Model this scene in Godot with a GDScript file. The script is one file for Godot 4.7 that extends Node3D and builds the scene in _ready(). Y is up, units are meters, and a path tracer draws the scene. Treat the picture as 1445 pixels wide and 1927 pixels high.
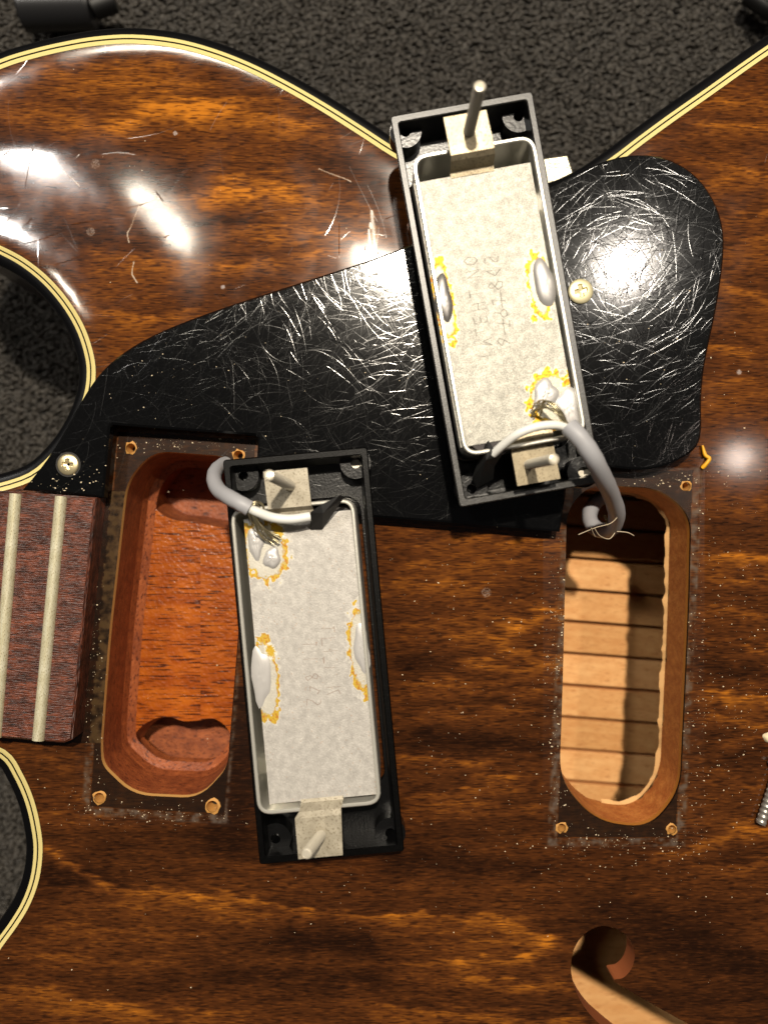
extends Node3D
# Measured in millimetres (K turns them into metres). x right, y up out of the guitar's top, z towards the lower edge.

const K := 0.001
const EYE := 170.0      # the lens stands this far above the guitar's top
const PXMM := 8.3       # pixels of the photograph per millimetre of the guitar's top

var rng := RandomNumberGenerator.new()
var taken := {}
var outline := PackedVector2Array()      # the body's edge
var edge_open := PackedVector2Array()    # the stretches of it that the arching falls towards

# ---------------------------------------------------------------- measuring
func P(px: float, py: float, h := 0.0) -> Vector3:
	var s := (EYE - h) / (PXMM * EYE)
	return Vector3((px - 722.5) * s, h, (py - 963.5) * s)

func P2(px: float, py: float, h := 0.0) -> Vector2:
	var p := P(px, py, h)
	return Vector2(p.x, p.z)

func poly_at(list: Array, h := 0.0) -> PackedVector2Array:
	var out := PackedVector2Array()
	for k in range(0, list.size(), 2):
		out.append(P2(list[k], list[k + 1], h))
	return out

func smooth_closed(pts: PackedVector2Array, sub: int) -> PackedVector2Array:
	var out := PackedVector2Array()
	var n := pts.size()
	for i in n:
		for j in sub:
			out.append(pts[i].cubic_interpolate(pts[(i + 1) % n], pts[(i - 1 + n) % n], pts[(i + 2) % n], float(j) / sub))
	return out

func smooth_path(pts: Array, sub: int) -> PackedVector3Array:
	var out := PackedVector3Array()
	var n := pts.size()
	for i in n - 1:
		var a: Vector3 = pts[maxi(i - 1, 0)]
		var b: Vector3 = pts[i]
		var c: Vector3 = pts[i + 1]
		var d: Vector3 = pts[mini(i + 2, n - 1)]
		for j in sub:
			out.append(b.cubic_interpolate(c, a, d, float(j) / sub))
	out.append(pts[n - 1])
	return out

func round_corners(pts: PackedVector2Array, r: float, seg := 5) -> PackedVector2Array:
	var out := PackedVector2Array()
	var n := pts.size()
	for i in n:
		var a := pts[(i - 1 + n) % n]
		var b := pts[i]
		var c := pts[(i + 1) % n]
		var u := (a - b).normalized()
		var w := (c - b).normalized()
		var rr: float = minf(r, minf((a - b).length(), (c - b).length()) * 0.45)
		for k in seg + 1:
			var t := float(k) / seg
			var p := b + u * rr
			var q := b + w * rr
			out.append(p.lerp(b, t).lerp(b.lerp(q, t), t))
	return out

func rect_poly(w: float, l: float, c := Vector2.ZERO) -> PackedVector2Array:
	return PackedVector2Array([c + Vector2(-w, -l) / 2, c + Vector2(w, -l) / 2, c + Vector2(w, l) / 2, c + Vector2(-w, l) / 2])

func circle_poly(c: Vector2, r: float, n := 18) -> PackedVector2Array:
	var out := PackedVector2Array()
	for k in n:
		out.append(c + Vector2.from_angle(TAU * k / n) * r)
	return out

# ---------------------------------------------------------------- mesh building
class MB:
	var v := PackedVector3Array()
	var n := PackedVector3Array()
	var uv := PackedVector2Array()
	var c := PackedColorArray()
	var ix := PackedInt32Array()
	var colored := false

	func add(p: Vector3, nn := Vector3.ZERO, t := Vector2.ZERO, col := Color.WHITE) -> int:
		v.append(p * 0.001)
		n.append(nn)
		uv.append(t)
		c.append(col)
		return v.size() - 1

	func face(a: int, b: int, d: int) -> void:
		var g := (v[d] - v[a]).cross(v[b] - v[a])
		if g.dot(n[a] + n[b] + n[d]) < 0.0:
			ix.append_array(PackedInt32Array([a, d, b]))
		else:
			ix.append_array(PackedInt32Array([a, b, d]))

	# a flat triangle facing the side that «towards» lies on
	func tri(a: Vector3, b: Vector3, d: Vector3, out: Vector3, col := Color.WHITE, sc := 0.05) -> void:
		var g := (b - a).cross(d - a).normalized()
		if g.dot(out) < 0:
			g = -g
		var k := add(a, g, flat_uv(a, g, sc), col)
		add(b, g, flat_uv(b, g, sc), col)
		add(d, g, flat_uv(d, g, sc), col)
		face(k, k + 1, k + 2)

	func quad(a: Vector3, b: Vector3, d: Vector3, e: Vector3, out: Vector3, col := Color.WHITE, sc := 0.05) -> void:
		tri(a, b, d, out, col, sc)
		tri(a, d, e, out, col, sc)

	func flat_uv(p: Vector3, g: Vector3, sc: float) -> Vector2:
		var q := g.abs()
		if q.y > q.x and q.y > q.z:
			return Vector2(p.x, p.z) * sc
		if q.x > q.z:
			return Vector2(p.z, p.y) * sc
		return Vector2(p.x, p.y) * sc

	func mesh() -> ArrayMesh:
		var a := []
		a.resize(Mesh.ARRAY_MAX)
		a[Mesh.ARRAY_VERTEX] = v
		a[Mesh.ARRAY_NORMAL] = n
		a[Mesh.ARRAY_TEX_UV] = uv
		if colored:
			a[Mesh.ARRAY_COLOR] = c
		a[Mesh.ARRAY_INDEX] = ix
		var m := ArrayMesh.new()
		m.add_surface_from_arrays(Mesh.PRIMITIVE_TRIANGLES, a)
		return m

func area2(p: PackedVector2Array) -> float:
	var s := 0.0
	for i in p.size():
		s += p[i].cross(p[(i + 1) % p.size()])
	return s / 2

# flat cap of a polygon
func cap(m: MB, poly: PackedVector2Array, y: float, up := 1.0, sc := 0.05, col := Color.WHITE) -> void:
	var t := Geometry2D.triangulate_polygon(poly)
	var base := m.v.size()
	for p in poly:
		m.add(Vector3(p.x, y, p.y), Vector3(0, up, 0), p * sc, col)
	for k in range(0, t.size(), 3):
		m.face(base + t[k], base + t[k + 1], base + t[k + 2])

# wall between the same outline at two levels (and two insets); out = 1 faces away from the polygon, -1 into it
func wall(m: MB, lo: PackedVector2Array, ylo: float, hi: PackedVector2Array, yhi: float, out := 1.0, sc := 0.05, col := Color.WHITE, col_hi = null) -> void:
	var n := lo.size()
	var sgn := signf(area2(lo)) * out
	var base := m.v.size()
	var run := 0.0
	for i in n + 1:
		var k := i % n
		var e: Vector2 = (lo[(k + 1) % n] - lo[(k - 1 + n) % n]).normalized()
		var nn := Vector3(e.y, 0, -e.x) * sgn
		var slope := (hi[k] - lo[k]).dot(Vector2(nn.x, nn.z))
		var rise := yhi - ylo
		var no := (nn * absf(rise) + Vector3(0, -slope * signf(rise), 0)).normalized() if absf(rise) > 1e-6 else Vector3(0, 1, 0)
		m.add(Vector3(lo[k].x, ylo, lo[k].y), no, Vector2(run, ylo) * sc, col)
		m.add(Vector3(hi[k].x, yhi, hi[k].y), no, Vector2(run, yhi) * sc, col if col_hi == null else col_hi)
		run += lo[k].distance_to(lo[(k + 1) % n])
	for i in n:
		var a := base + i * 2
		m.face(a, a + 1, a + 3)
		m.face(a, a + 3, a + 2)

func inset(p: PackedVector2Array, d: float) -> PackedVector2Array:
	var n := p.size()
	var s := signf(area2(p))
	var out := PackedVector2Array()
	for i in n:
		var a := (p[i] - p[(i - 1 + n) % n]).normalized()
		var b := (p[(i + 1) % n] - p[i]).normalized()
		var na := Vector2(-a.y, a.x) * s
		var nb := Vector2(-b.y, b.x) * s
		var q := (na + nb)
		q = q.normalized() if q.length() > 0.01 else na
		out.append(p[i] + q * d / maxf(0.5, q.dot(na)))
	return out

# slab with a chamfered upper edge
func slab(m: MB, poly: PackedVector2Array, y0: float, y1: float, bev := 0.3, sc := 0.05) -> void:
	var inn := inset(poly, bev) if bev > 0 else poly
	wall(m, poly, y0, poly, y1 - bev, 1.0, sc)
	if bev > 0:
		wall(m, poly, y1 - bev, inn, y1, 1.0, sc)
	cap(m, inn, y1, 1.0, sc)
	cap(m, poly, y0, -1.0, sc)

# a frame: the slab between an outer and an inner outline that have the same number of points
func frame(m: MB, outer: PackedVector2Array, inner: PackedVector2Array, y0: float, y1: float, bev := 0.25) -> void:
	var o2 := inset(outer, bev)
	var i2 := inset(inner, -bev)
	wall(m, outer, y0, outer, y1 - bev)
	wall(m, outer, y1 - bev, o2, y1)
	flat_ring(m, o2, i2, y1, 1.0)
	wall(m, inner, y1 - bev, i2, y1, -1.0)
	wall(m, inner, y0, inner, y1 - bev, -1.0)
	flat_ring(m, outer, inner, y0, -1.0)

func flat_ring(m: MB, a: PackedVector2Array, b: PackedVector2Array, y: float, up: float) -> void:
	var n := a.size()
	var base := m.v.size()
	for i in n:
		m.add(Vector3(a[i].x, y, a[i].y), Vector3(0, up, 0), a[i] * 0.05)
		m.add(Vector3(b[i].x, y, b[i].y), Vector3(0, up, 0), b[i] * 0.05)
	for i in n:
		var k := base + i * 2
		var j := base + ((i + 1) % n) * 2
		m.face(k, k + 1, j + 1)
		m.face(k, j + 1, j)

func tube(m: MB, path: PackedVector3Array, radii, seg := 12, rough := 0.0, cap_ends := true) -> void:
	var n := path.size()
	var side := Vector3.ZERO
	var base := m.v.size()
	var run := 0.0
	for i in n:
		var t := (path[mini(i + 1, n - 1)] - path[maxi(i - 1, 0)]).normalized()
		if side == Vector3.ZERO:
			side = t.cross(Vector3(0, 1, 0.01)).normalized()
			if side.length() < 0.1:
				side = Vector3(1, 0, 0)
		side = (side - t * side.dot(t)).normalized()
		var up := t.cross(side)
		var r: float = radii[i] if radii is PackedFloat32Array or radii is Array else radii
		for k in seg + 1:
			var d := side * cos(TAU * k / seg) + up * sin(TAU * k / seg)
			var wob := 1.0 + rough * rng.randf_range(-1, 1) if k < seg else 1.0
			m.add(path[i] + d * r * wob, d, Vector2(float(k) / seg, run * 0.1))
		if i < n - 1:
			run += path[i].distance_to(path[i + 1])
	for i in n - 1:
		for k in seg:
			var a := base + i * (seg + 1) + k
			m.face(a, a + 1, a + seg + 2)
			m.face(a, a + seg + 2, a + seg + 1)
	if cap_ends:
		for e in [0, n - 1]:
			var t: Vector3 = (path[0] - path[1]).normalized() if e == 0 else (path[n - 1] - path[n - 2]).normalized()
			var c0 := m.add(path[e], t)
			var b0 := m.v.size()
			for k in seg:
				m.add(m.v[base + e * (seg + 1) + k] / 0.001, t)
			for k in seg:
				m.face(c0, b0 + k, b0 + (k + 1) % seg)

# a turned solid between two points: profile = [along 0..1, radius] pairs
func lathe(m: MB, a: Vector3, b: Vector3, prof: Array, seg := 16, smooth := false) -> void:
	var t := (b - a).normalized()
	var side := t.cross(Vector3(0.02, 0.1, 1)).normalized()
	var up := t.cross(side)
	var len := a.distance_to(b)
	for i in prof.size() - 1:
		var p: Array = prof[i]
		var q: Array = prof[i + 1]
		var dl: float = (q[0] - p[0]) * len
		var dr: float = q[1] - p[1]
		var base := m.v.size()
		for k in seg + 1:
			var d := side * cos(TAU * k / seg) + up * sin(TAU * k / seg)
			var no := (d * dl - t * dr).normalized()
			m.add(a.lerp(b, p[0]) + d * p[1], no, Vector2(float(k) / seg, p[0]))
			m.add(a.lerp(b, q[0]) + d * q[1], no, Vector2(float(k) / seg, q[0]))
		for k in seg:
			var s := base + k * 2
			m.face(s, s + 1, s + 3)
			m.face(s, s + 3, s + 2)

func threaded(m: MB, a: Vector3, b: Vector3, r: float, pitch := 0.5) -> void:
	var n := int(a.distance_to(b) / pitch)
	var prof := [[0.0, 0.0], [0.0, r * 0.86]]
	for i in n:
		prof.append([(i + 0.15) / n, r * 0.86])
		prof.append([(i + 0.5) / n, r])
		prof.append([(i + 0.62) / n, r])
		prof.append([(i + 0.98) / n, r * 0.86])
	prof.append([0.995, r * 0.8])
	prof.append([1.0, r * 0.55])
	prof.append([1.0, 0.0])
	lathe(m, a, b, prof, 18)

# a lump on a plane: outline in x-z, highest in the middle
func lump(m: MB, poly: PackedVector2Array, y: float, high: float, rough := 0.12, rings := 7) -> void:
	var c := Vector2.ZERO
	for p in poly:
		c += p
	c /= poly.size()
	var n := poly.size()
	var pts := []
	for r in rings + 1:
		var row := PackedVector3Array()
		var f := 1.0 - float(r) / rings
		for i in n:
			var q := c.lerp(poly[i], f)
			var hh := high * pow(1.0 - f * f * f, 0.7) * (1.0 + rough * rng.randf_range(-1, 1)) if r > 0 else 0.0
			row.append(Vector3(q.x, y + hh, q.y))
		pts.append(row)
	for r in rings + 1:
		for i in n:
			var p: Vector3 = pts[r][i]
			var du: Vector3 = pts[r][(i + 1) % n] - pts[r][(i - 1 + n) % n]
			var dv: Vector3 = pts[mini(r + 1, rings)][i] - pts[maxi(r - 1, 0)][i]
			var no := du.cross(dv).normalized()
			if no.y < 0:
				no = -no
			if r == rings or no.length() < 0.5:
				no = Vector3.UP
			m.add(p, no, Vector2(p.x, p.z) * 0.1)
	var base := m.v.size() - (rings + 1) * n
	for r in rings:
		for i in n:
			var a := base + r * n + i
			var b := base + r * n + (i + 1) % n
			m.face(a, b, b + n)
			m.face(a, b + n, a + n)

func blob_poly(c: Vector2, rx: float, ry: float, turn := 0.0, wob := 0.12, n := 20) -> PackedVector2Array:
	var out := PackedVector2Array()
	var ph := rng.randf() * TAU
	for k in n:
		var t := TAU * k / n
		var f := 1.0 + wob * (0.6 * sin(3 * t + ph) + 0.4 * sin(5 * t + ph * 2.3))
		out.append(c + Vector2(cos(t) * rx * f, sin(t) * ry * f).rotated(turn))
	return out

# ---------------------------------------------------------------- naming
func numbered(called: String) -> String:
	taken[called] = taken.get(called, -1) + 1
	return called if taken[called] == 0 else "%s_%03d" % [called, taken[called]]

func tag(o: Node, label: String, category: String, group := "", kind := "") -> void:
	if label:
		o.set_meta("label", label)
	if category:
		o.set_meta("category", category)
	if group:
		o.set_meta("group", group)
	if kind:
		o.set_meta("kind", kind)

func thing(called: String, label: String, category: String, at := Vector3.ZERO, turn := 0.0, group := "") -> Node3D:
	var o := Node3D.new()
	o.name = numbered(called)
	add_child(o)
	o.position = at * K
	o.rotation.y = turn
	tag(o, label, category, group)
	return o

func part(called: String, m, mat: Material, parent: Node3D, label := "") -> MeshInstance3D:
	var o := MeshInstance3D.new()
	o.mesh = m.mesh() if m is MB else m
	o.material_override = mat
	var k := 0
	var nm := called
	while parent.has_node(NodePath(nm)):
		k += 1
		nm = "%s_%03d" % [called, k]
	o.name = nm
	parent.add_child(o, true)
	if label:
		o.set_meta("label", label)
	return o

# ---------------------------------------------------------------- materials and textures
func mat(col: Color, rough := 0.5, metal := 0.0, spec := 0.5) -> StandardMaterial3D:
	var m := StandardMaterial3D.new()
	m.albedo_color = col
	m.roughness = rough
	m.metallic = metal
	m.metallic_specular = spec
	return m

func noise(w: int, h: int, freq: float, sd: int, oct := 4, sx := 1, sy := 1) -> PackedByteArray:
	var f := FastNoiseLite.new()
	f.seed = sd
	f.frequency = freq
	f.noise_type = FastNoiseLite.TYPE_SIMPLEX_SMOOTH
	f.fractal_octaves = oct
	var im := f.get_image(w / sx, h / sy, false, false, true)
	if sx > 1 or sy > 1:
		im.resize(w, h, Image.INTERPOLATE_CUBIC)
	im.convert(Image.FORMAT_L8)
	return im.get_data()

func tex(w: int, h: int, data: PackedByteArray, fmt := Image.FORMAT_RGB8) -> ImageTexture:
	return ImageTexture.create_from_image(Image.create_from_data(w, h, false, fmt, data))

# two-colour grain with dark pores along u
func grain_tex(w: int, h: int, lo: Color, hi: Color, pore: Color, sd: int, stretch := 10, pore_cut := 160) -> ImageTexture:
	var a := noise(w, h, 0.03, sd, 4, stretch, 1)
	var b := noise(w, h, 0.16, sd + 1, 2, stretch, 1)
	var d := noise(w, h, 0.012, sd + 2, 3)
	var out := PackedByteArray()
	out.resize(w * h * 3)
	for i in w * h:
		var t := clampf((a[i] * 0.55 + d[i] * 0.45) / 255.0 * 1.5 - 0.25, 0, 1)
		var c := lo.lerp(hi, t)
		if b[i] > pore_cut:
			c = c.lerp(pore, minf(1.0, (b[i] - pore_cut) / 45.0))
		out[i * 3] = int(c.r * 255)
		out[i * 3 + 1] = int(c.g * 255)
		out[i * 3 + 2] = int(c.b * 255)
	return tex(w, h, out)

var scratch_rough := PackedByteArray()   # left by the last call of scratch_normals()

# bumps with scratches laid over them: a tilt to either side of each scratch, and a dull floor in it
func scratch_normals(w: int, h: int, bumps: float, freq: float, sd: int, count: int, tilt: float, longest: float, base_rough := 30, groove := 70) -> Image:
	var f := FastNoiseLite.new()
	f.seed = sd
	f.frequency = freq
	f.fractal_octaves = 2
	var im := f.get_image(w, h, false, false, true)
	im.convert(Image.FORMAT_RGBA8)
	im.bump_map_to_normal_map(bumps)
	im.convert(Image.FORMAT_RGB8)
	rng.seed = sd
	scratch_rough.resize(w * h)
	scratch_rough.fill(base_rough)
	for s in count:
		var deep := groove * 2 if s % 40 == 0 else groove
		var phase := rng.randf() * TAU
		var p := Vector2(rng.randf() * w, rng.randf() * h)
		var ang := rng.randf() * TAU
		if rng.randf() < 0.35:
			ang = rng.randfn(-0.5, 0.35)
		var bend := rng.randfn(0, 0.0045)
		var l := int(pow(rng.randf(), 2.2) * longest) + 12
		var k := tilt * (0.1 + 0.9 * pow(rng.randf(), 0.6)) * (1.0 if rng.randf() < 0.5 else -1.0)
		for j in l:
			p += Vector2.from_angle(ang)
			ang += bend
			if p.x < 1 or p.y < 1 or p.x >= w - 1 or p.y >= h - 1:
				break
			var fade := minf(1.0, minf(j, l - j) / 6.0)
			var q := Vector2.from_angle(ang + PI / 2) * k * fade * (sin(phase + j * 0.02) + rng.randf_range(-0.12, 0.12))
			var n := Vector3(q.x, -q.y, 1).normalized()
			im.set_pixel(int(p.x), int(p.y), Color(n.x * 0.5 + 0.5, n.y * 0.5 + 0.5, n.z * 0.5 + 0.5))
			scratch_rough[int(p.y) * w + int(p.x)] = deep
	return im

func draw_line_n(im: Image, a: Vector2, b: Vector2, width: int, k: float) -> void:
	var d := (b - a).normalized()
	var side := d.orthogonal()
	for j in int(a.distance_to(b) * 1.5):
		var p := a + d * j / 1.5
		for w in width:
			var q := p + side * (w - width / 2.0 + rng.randf_range(-0.5, 0.5))
			var t := side * k * rng.randf_range(0.3, 1.0) * (1.0 if w < width / 2.0 else -1.0)
			var n := Vector3(t.x, -t.y, 1).normalized()
			if q.x >= 0 and q.y >= 0 and q.x < im.get_width() and q.y < im.get_height():
				im.set_pixel(int(q.x), int(q.y), Color(n.x * 0.5 + 0.5, n.y * 0.5 + 0.5, n.z * 0.5 + 0.5))

# ---------------------------------------------------------------- the top's arching
func edge_dist(p: Vector2) -> float:
	var best := 1e9
	for k in edge_open.size() - 1:
		var a := edge_open[k]
		var b := edge_open[k + 1]
		if a.distance_squared_to(b) > 400.0:
			continue
		var q := Geometry2D.get_closest_point_to_segment(p, a, b)
		best = minf(best, p.distance_squared_to(q))
	return sqrt(best)

func arch_of(d: float) -> float:
	var t := 1.0 - clampf(d / 28.0, 0, 1)
	return -2.6 * t * t * (1.0 - exp(-maxf(d, 0.0) / 12.0))

func top_h(p: Vector2) -> float:
	return arch_of(edge_dist(p))

# ================================================================ the scene
func _ready() -> void:
	rng.seed = 7
	# camera
	var cam := Camera3D.new()
	cam.name = "camera"
	cam.fov = rad_to_deg(2 * atan(963.5 / (PXMM * EYE)))
	cam.near = 0.01
	cam.far = 4.0
	cam.position = Vector3(0, EYE, 0) * K
	cam.rotation_degrees = Vector3(-90, 0, 0)
	var lens := CameraAttributesPhysical.new()
	lens.frustum_focal_length = 12.0 / tan(deg_to_rad(cam.fov / 2))
	lens.frustum_focus_distance = 0.163
	lens.frustum_near = 0.01
	lens.frustum_far = 4.0
	lens.exposure_aperture = 6.5
	cam.attributes = lens
	cam.current = true
	add_child(cam)
	# room light
	var we := WorldEnvironment.new()
	we.name = "environment"
	var env := Environment.new()
	env.background_mode = Environment.BG_COLOR
	env.background_color = Color(0.195, 0.188, 0.185)
	env.tonemap_mode = Environment.TONE_MAPPER_LINEAR
	env.tonemap_exposure = 1.06
	env.sdfgi_enabled = true
	env.ssao_enabled = true
	env.ssil_enabled = true
	we.environment = env
	add_child(we)
	# workshop lamps above the bench
	lamp("ceiling_lamp", Vector3(18, 800, -325), 0.95, 0.016, Color(1.0, 0.95, 0.87))
	lamp("ceiling_lamp_001", Vector3(298, 800, -306), 0.15, 0.014, Color(1.0, 0.96, 0.90))
	var bar := AreaLight3D.new()
	bar.name = "ceiling_lamp_bar"
	bar.area_size = Vector2(0.10, 0.024)
	bar.light_energy = 0.065
	bar.light_color = Color(1.0, 0.96, 0.88)
	bar.transform = Transform3D(Basis(Vector3(0.7071, 0, 0.7071), Vector3(0.7071, 0, -0.7071), Vector3(0, 1, 0)), Vector3(-297, 800, -374) * K)
	bar.area_range = 6.0
	bar.area_attenuation = 2.0
	bar.shadow_enabled = true
	add_child(bar)
	lamp("ceiling_lamp_003", Vector3(-490, 800, -423), 0.25, 0.038, Color(1.0, 0.98, 0.95))
	lamp("ceiling_lamp_004", Vector3(451, 800, -63), 0.010, 0.016, Color(1.0, 0.92, 0.86))

	make_outline()
	make_carpet()
	make_guitar()
	make_upper_pickup()
	make_lower_pickup()
	make_small_things()

func lamp(called: String, at: Vector3, energy: float, size: float, col: Color) -> void:
	var l := OmniLight3D.new()
	l.name = called
	l.position = at * K
	l.light_energy = energy
	l.light_size = size
	l.light_color = col
	l.omni_range = 6.0
	l.omni_attenuation = 2.0
	l.shadow_enabled = true
	add_child(l)

func make_outline() -> void:
	var h := 0.0
	# upper horn, waist and lower bout (clockwise in the picture), with what lies outside the frame
	var a := poly_at([-20, 915, -70, 930, -130, 1010, -130, 1330, -70, 1396, 0, 1425, 27, 1462, 48, 1510, 60, 1560, 64, 1602, 58, 1652, 42, 1697, 18, 1737, -20, 1790, -80, 1885, -150, 1990, -220, 2090, -250, 2200, -320, 2330, -200, 2460], h)
	var b := poly_at([2000, 2460, 2060, 2300, 2060, 400, 1990, 60, 1880, -60, 1760, -80, 1620, -20, 1520, 35, 1445, 84, 1400, 115, 1330, 165, 1260, 214, 1200, 258, 1150, 296, 1090, 335, 1020, 362, 950, 366, 880, 350, 810, 316, 740, 276, 680, 237, 610, 193, 540, 153, 470, 118, 400, 91, 330, 73, 250, 65, 180, 69, 120, 79, 60, 93, 0, 112, -80, 150, -150, 220, -180, 310, -140, 400, -60, 450, 0, 478, 40, 500, 80, 532, 115, 572, 142, 616, 158, 660, 164, 700, 158, 745, 138, 795, 105, 845, 55, 890], h)
	var raw := PackedVector2Array()
	raw.append_array(a)
	raw.append_array(b)
	outline = smooth_closed(raw, 4)
	# the arching falls to the whole rim except at the neck joint
	for p in outline:
		var px := p.x * PXMM + 722.5
		var py := p.y * PXMM + 963.5
		if px < 20 and py > 915 and py < 1420:
			continue
		edge_open.append(p)

# ---------------------------------------------------------------- carpet
func make_carpet() -> void:
	var o := Node3D.new()
	o.name = "carpet"
	add_child(o)
	tag(o, "black looped carpet that the guitar lies on", "carpet", "", "structure")
	var y := -64.0
	var m := MB.new()
	m.quad(Vector3(-700, y - 2, -700), Vector3(700, y - 2, -700), Vector3(700, y - 2, 700), Vector3(-700, y - 2, 700), Vector3.UP)
	part("carpet_backing", m, mat(Color(0.06, 0.055, 0.05), 0.9), o)
	# loops of yarn
	var meshes := []
	for k in 1:
		var t := MB.new()
		rng.seed = 40 + k
		for s in 3:
			var off := Vector3(rng.randf_range(-0.5, 0.5), 0, rng.randf_range(-0.5, 0.5))
			var dir := Vector3.RIGHT.rotated(Vector3.UP, rng.randf_range(-0.5, 0.5))
			var hgt := rng.randf_range(2.2, 3.2)
			var pts := [off - dir * 1.0, off - dir * 0.8 + Vector3(0, hgt * 0.7, 0), off + Vector3(0, hgt, rng.randf_range(-0.3, 0.3)), off + dir * 0.8 + Vector3(0, hgt * 0.65, 0), off + dir * 1.05]
			tube(t, smooth_path(pts, 2), 0.5, 6, 0.25, false)
		meshes.append(t.mesh())
	var spots := []
	rng.seed = 41
	var sp := 0.97
	for i in range(-154, 155):
		for j in range(-204, 166):
			var p := Vector2(i * sp + rng.randf_range(-0.7, 0.7) + (0.5 * sp if j % 2 else 0.0), j * sp * 0.85 + rng.randf_range(-0.5, 0.5))
			if p.x > -75 and p.y > -60:
				continue
			spots.append(p)
	var mm := MultiMesh.new()
	mm.transform_format = MultiMesh.TRANSFORM_3D
	mm.use_colors = true
	mm.mesh = meshes[0]
	mm.instance_count = spots.size()
	for k in spots.size():
		var s := rng.randf_range(0.36, 0.60)
		var bs := Basis(Vector3.UP, rng.randf_range(-0.6, 0.6) + (PI if rng.randf() < 0.5 else 0.0)) * Basis(Vector3(1, 0, 0), rng.randf_range(-0.35, 0.35))
		mm.set_instance_transform(k, Transform3D(bs.scaled(Vector3(s, s * rng.randf_range(0.8, 1.15), s)), Vector3(spots[k].x, y - 2, spots[k].y) * K))
		var g := rng.randf_range(0.55, 1.3)
		mm.set_instance_color(k, Color(g, g, g))
	var pile := MultiMeshInstance3D.new()
	pile.name = "carpet_pile"
	pile.multimesh = mm
	var pm := mat(Color(0.24, 0.225, 0.205), 0.5, 0.0, 0.5)
	pm.vertex_color_use_as_albedo = true
	pile.material_override = pm
	pile.set_meta("kind", "stuff")
	o.add_child(pile)

# ---------------------------------------------------------------- the wood of the top
const TX := 1300
const TY := 1640
const TS := 1.4       # photograph pixels per texel
const OX := -180.0
const OY := -200.0

func top_uv(p: Vector2) -> Vector2:
	return Vector2((p.x * PXMM + 722.5 - OX) / TS / TX, (p.y * PXMM + 963.5 - OY) / TS / TY)

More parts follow.
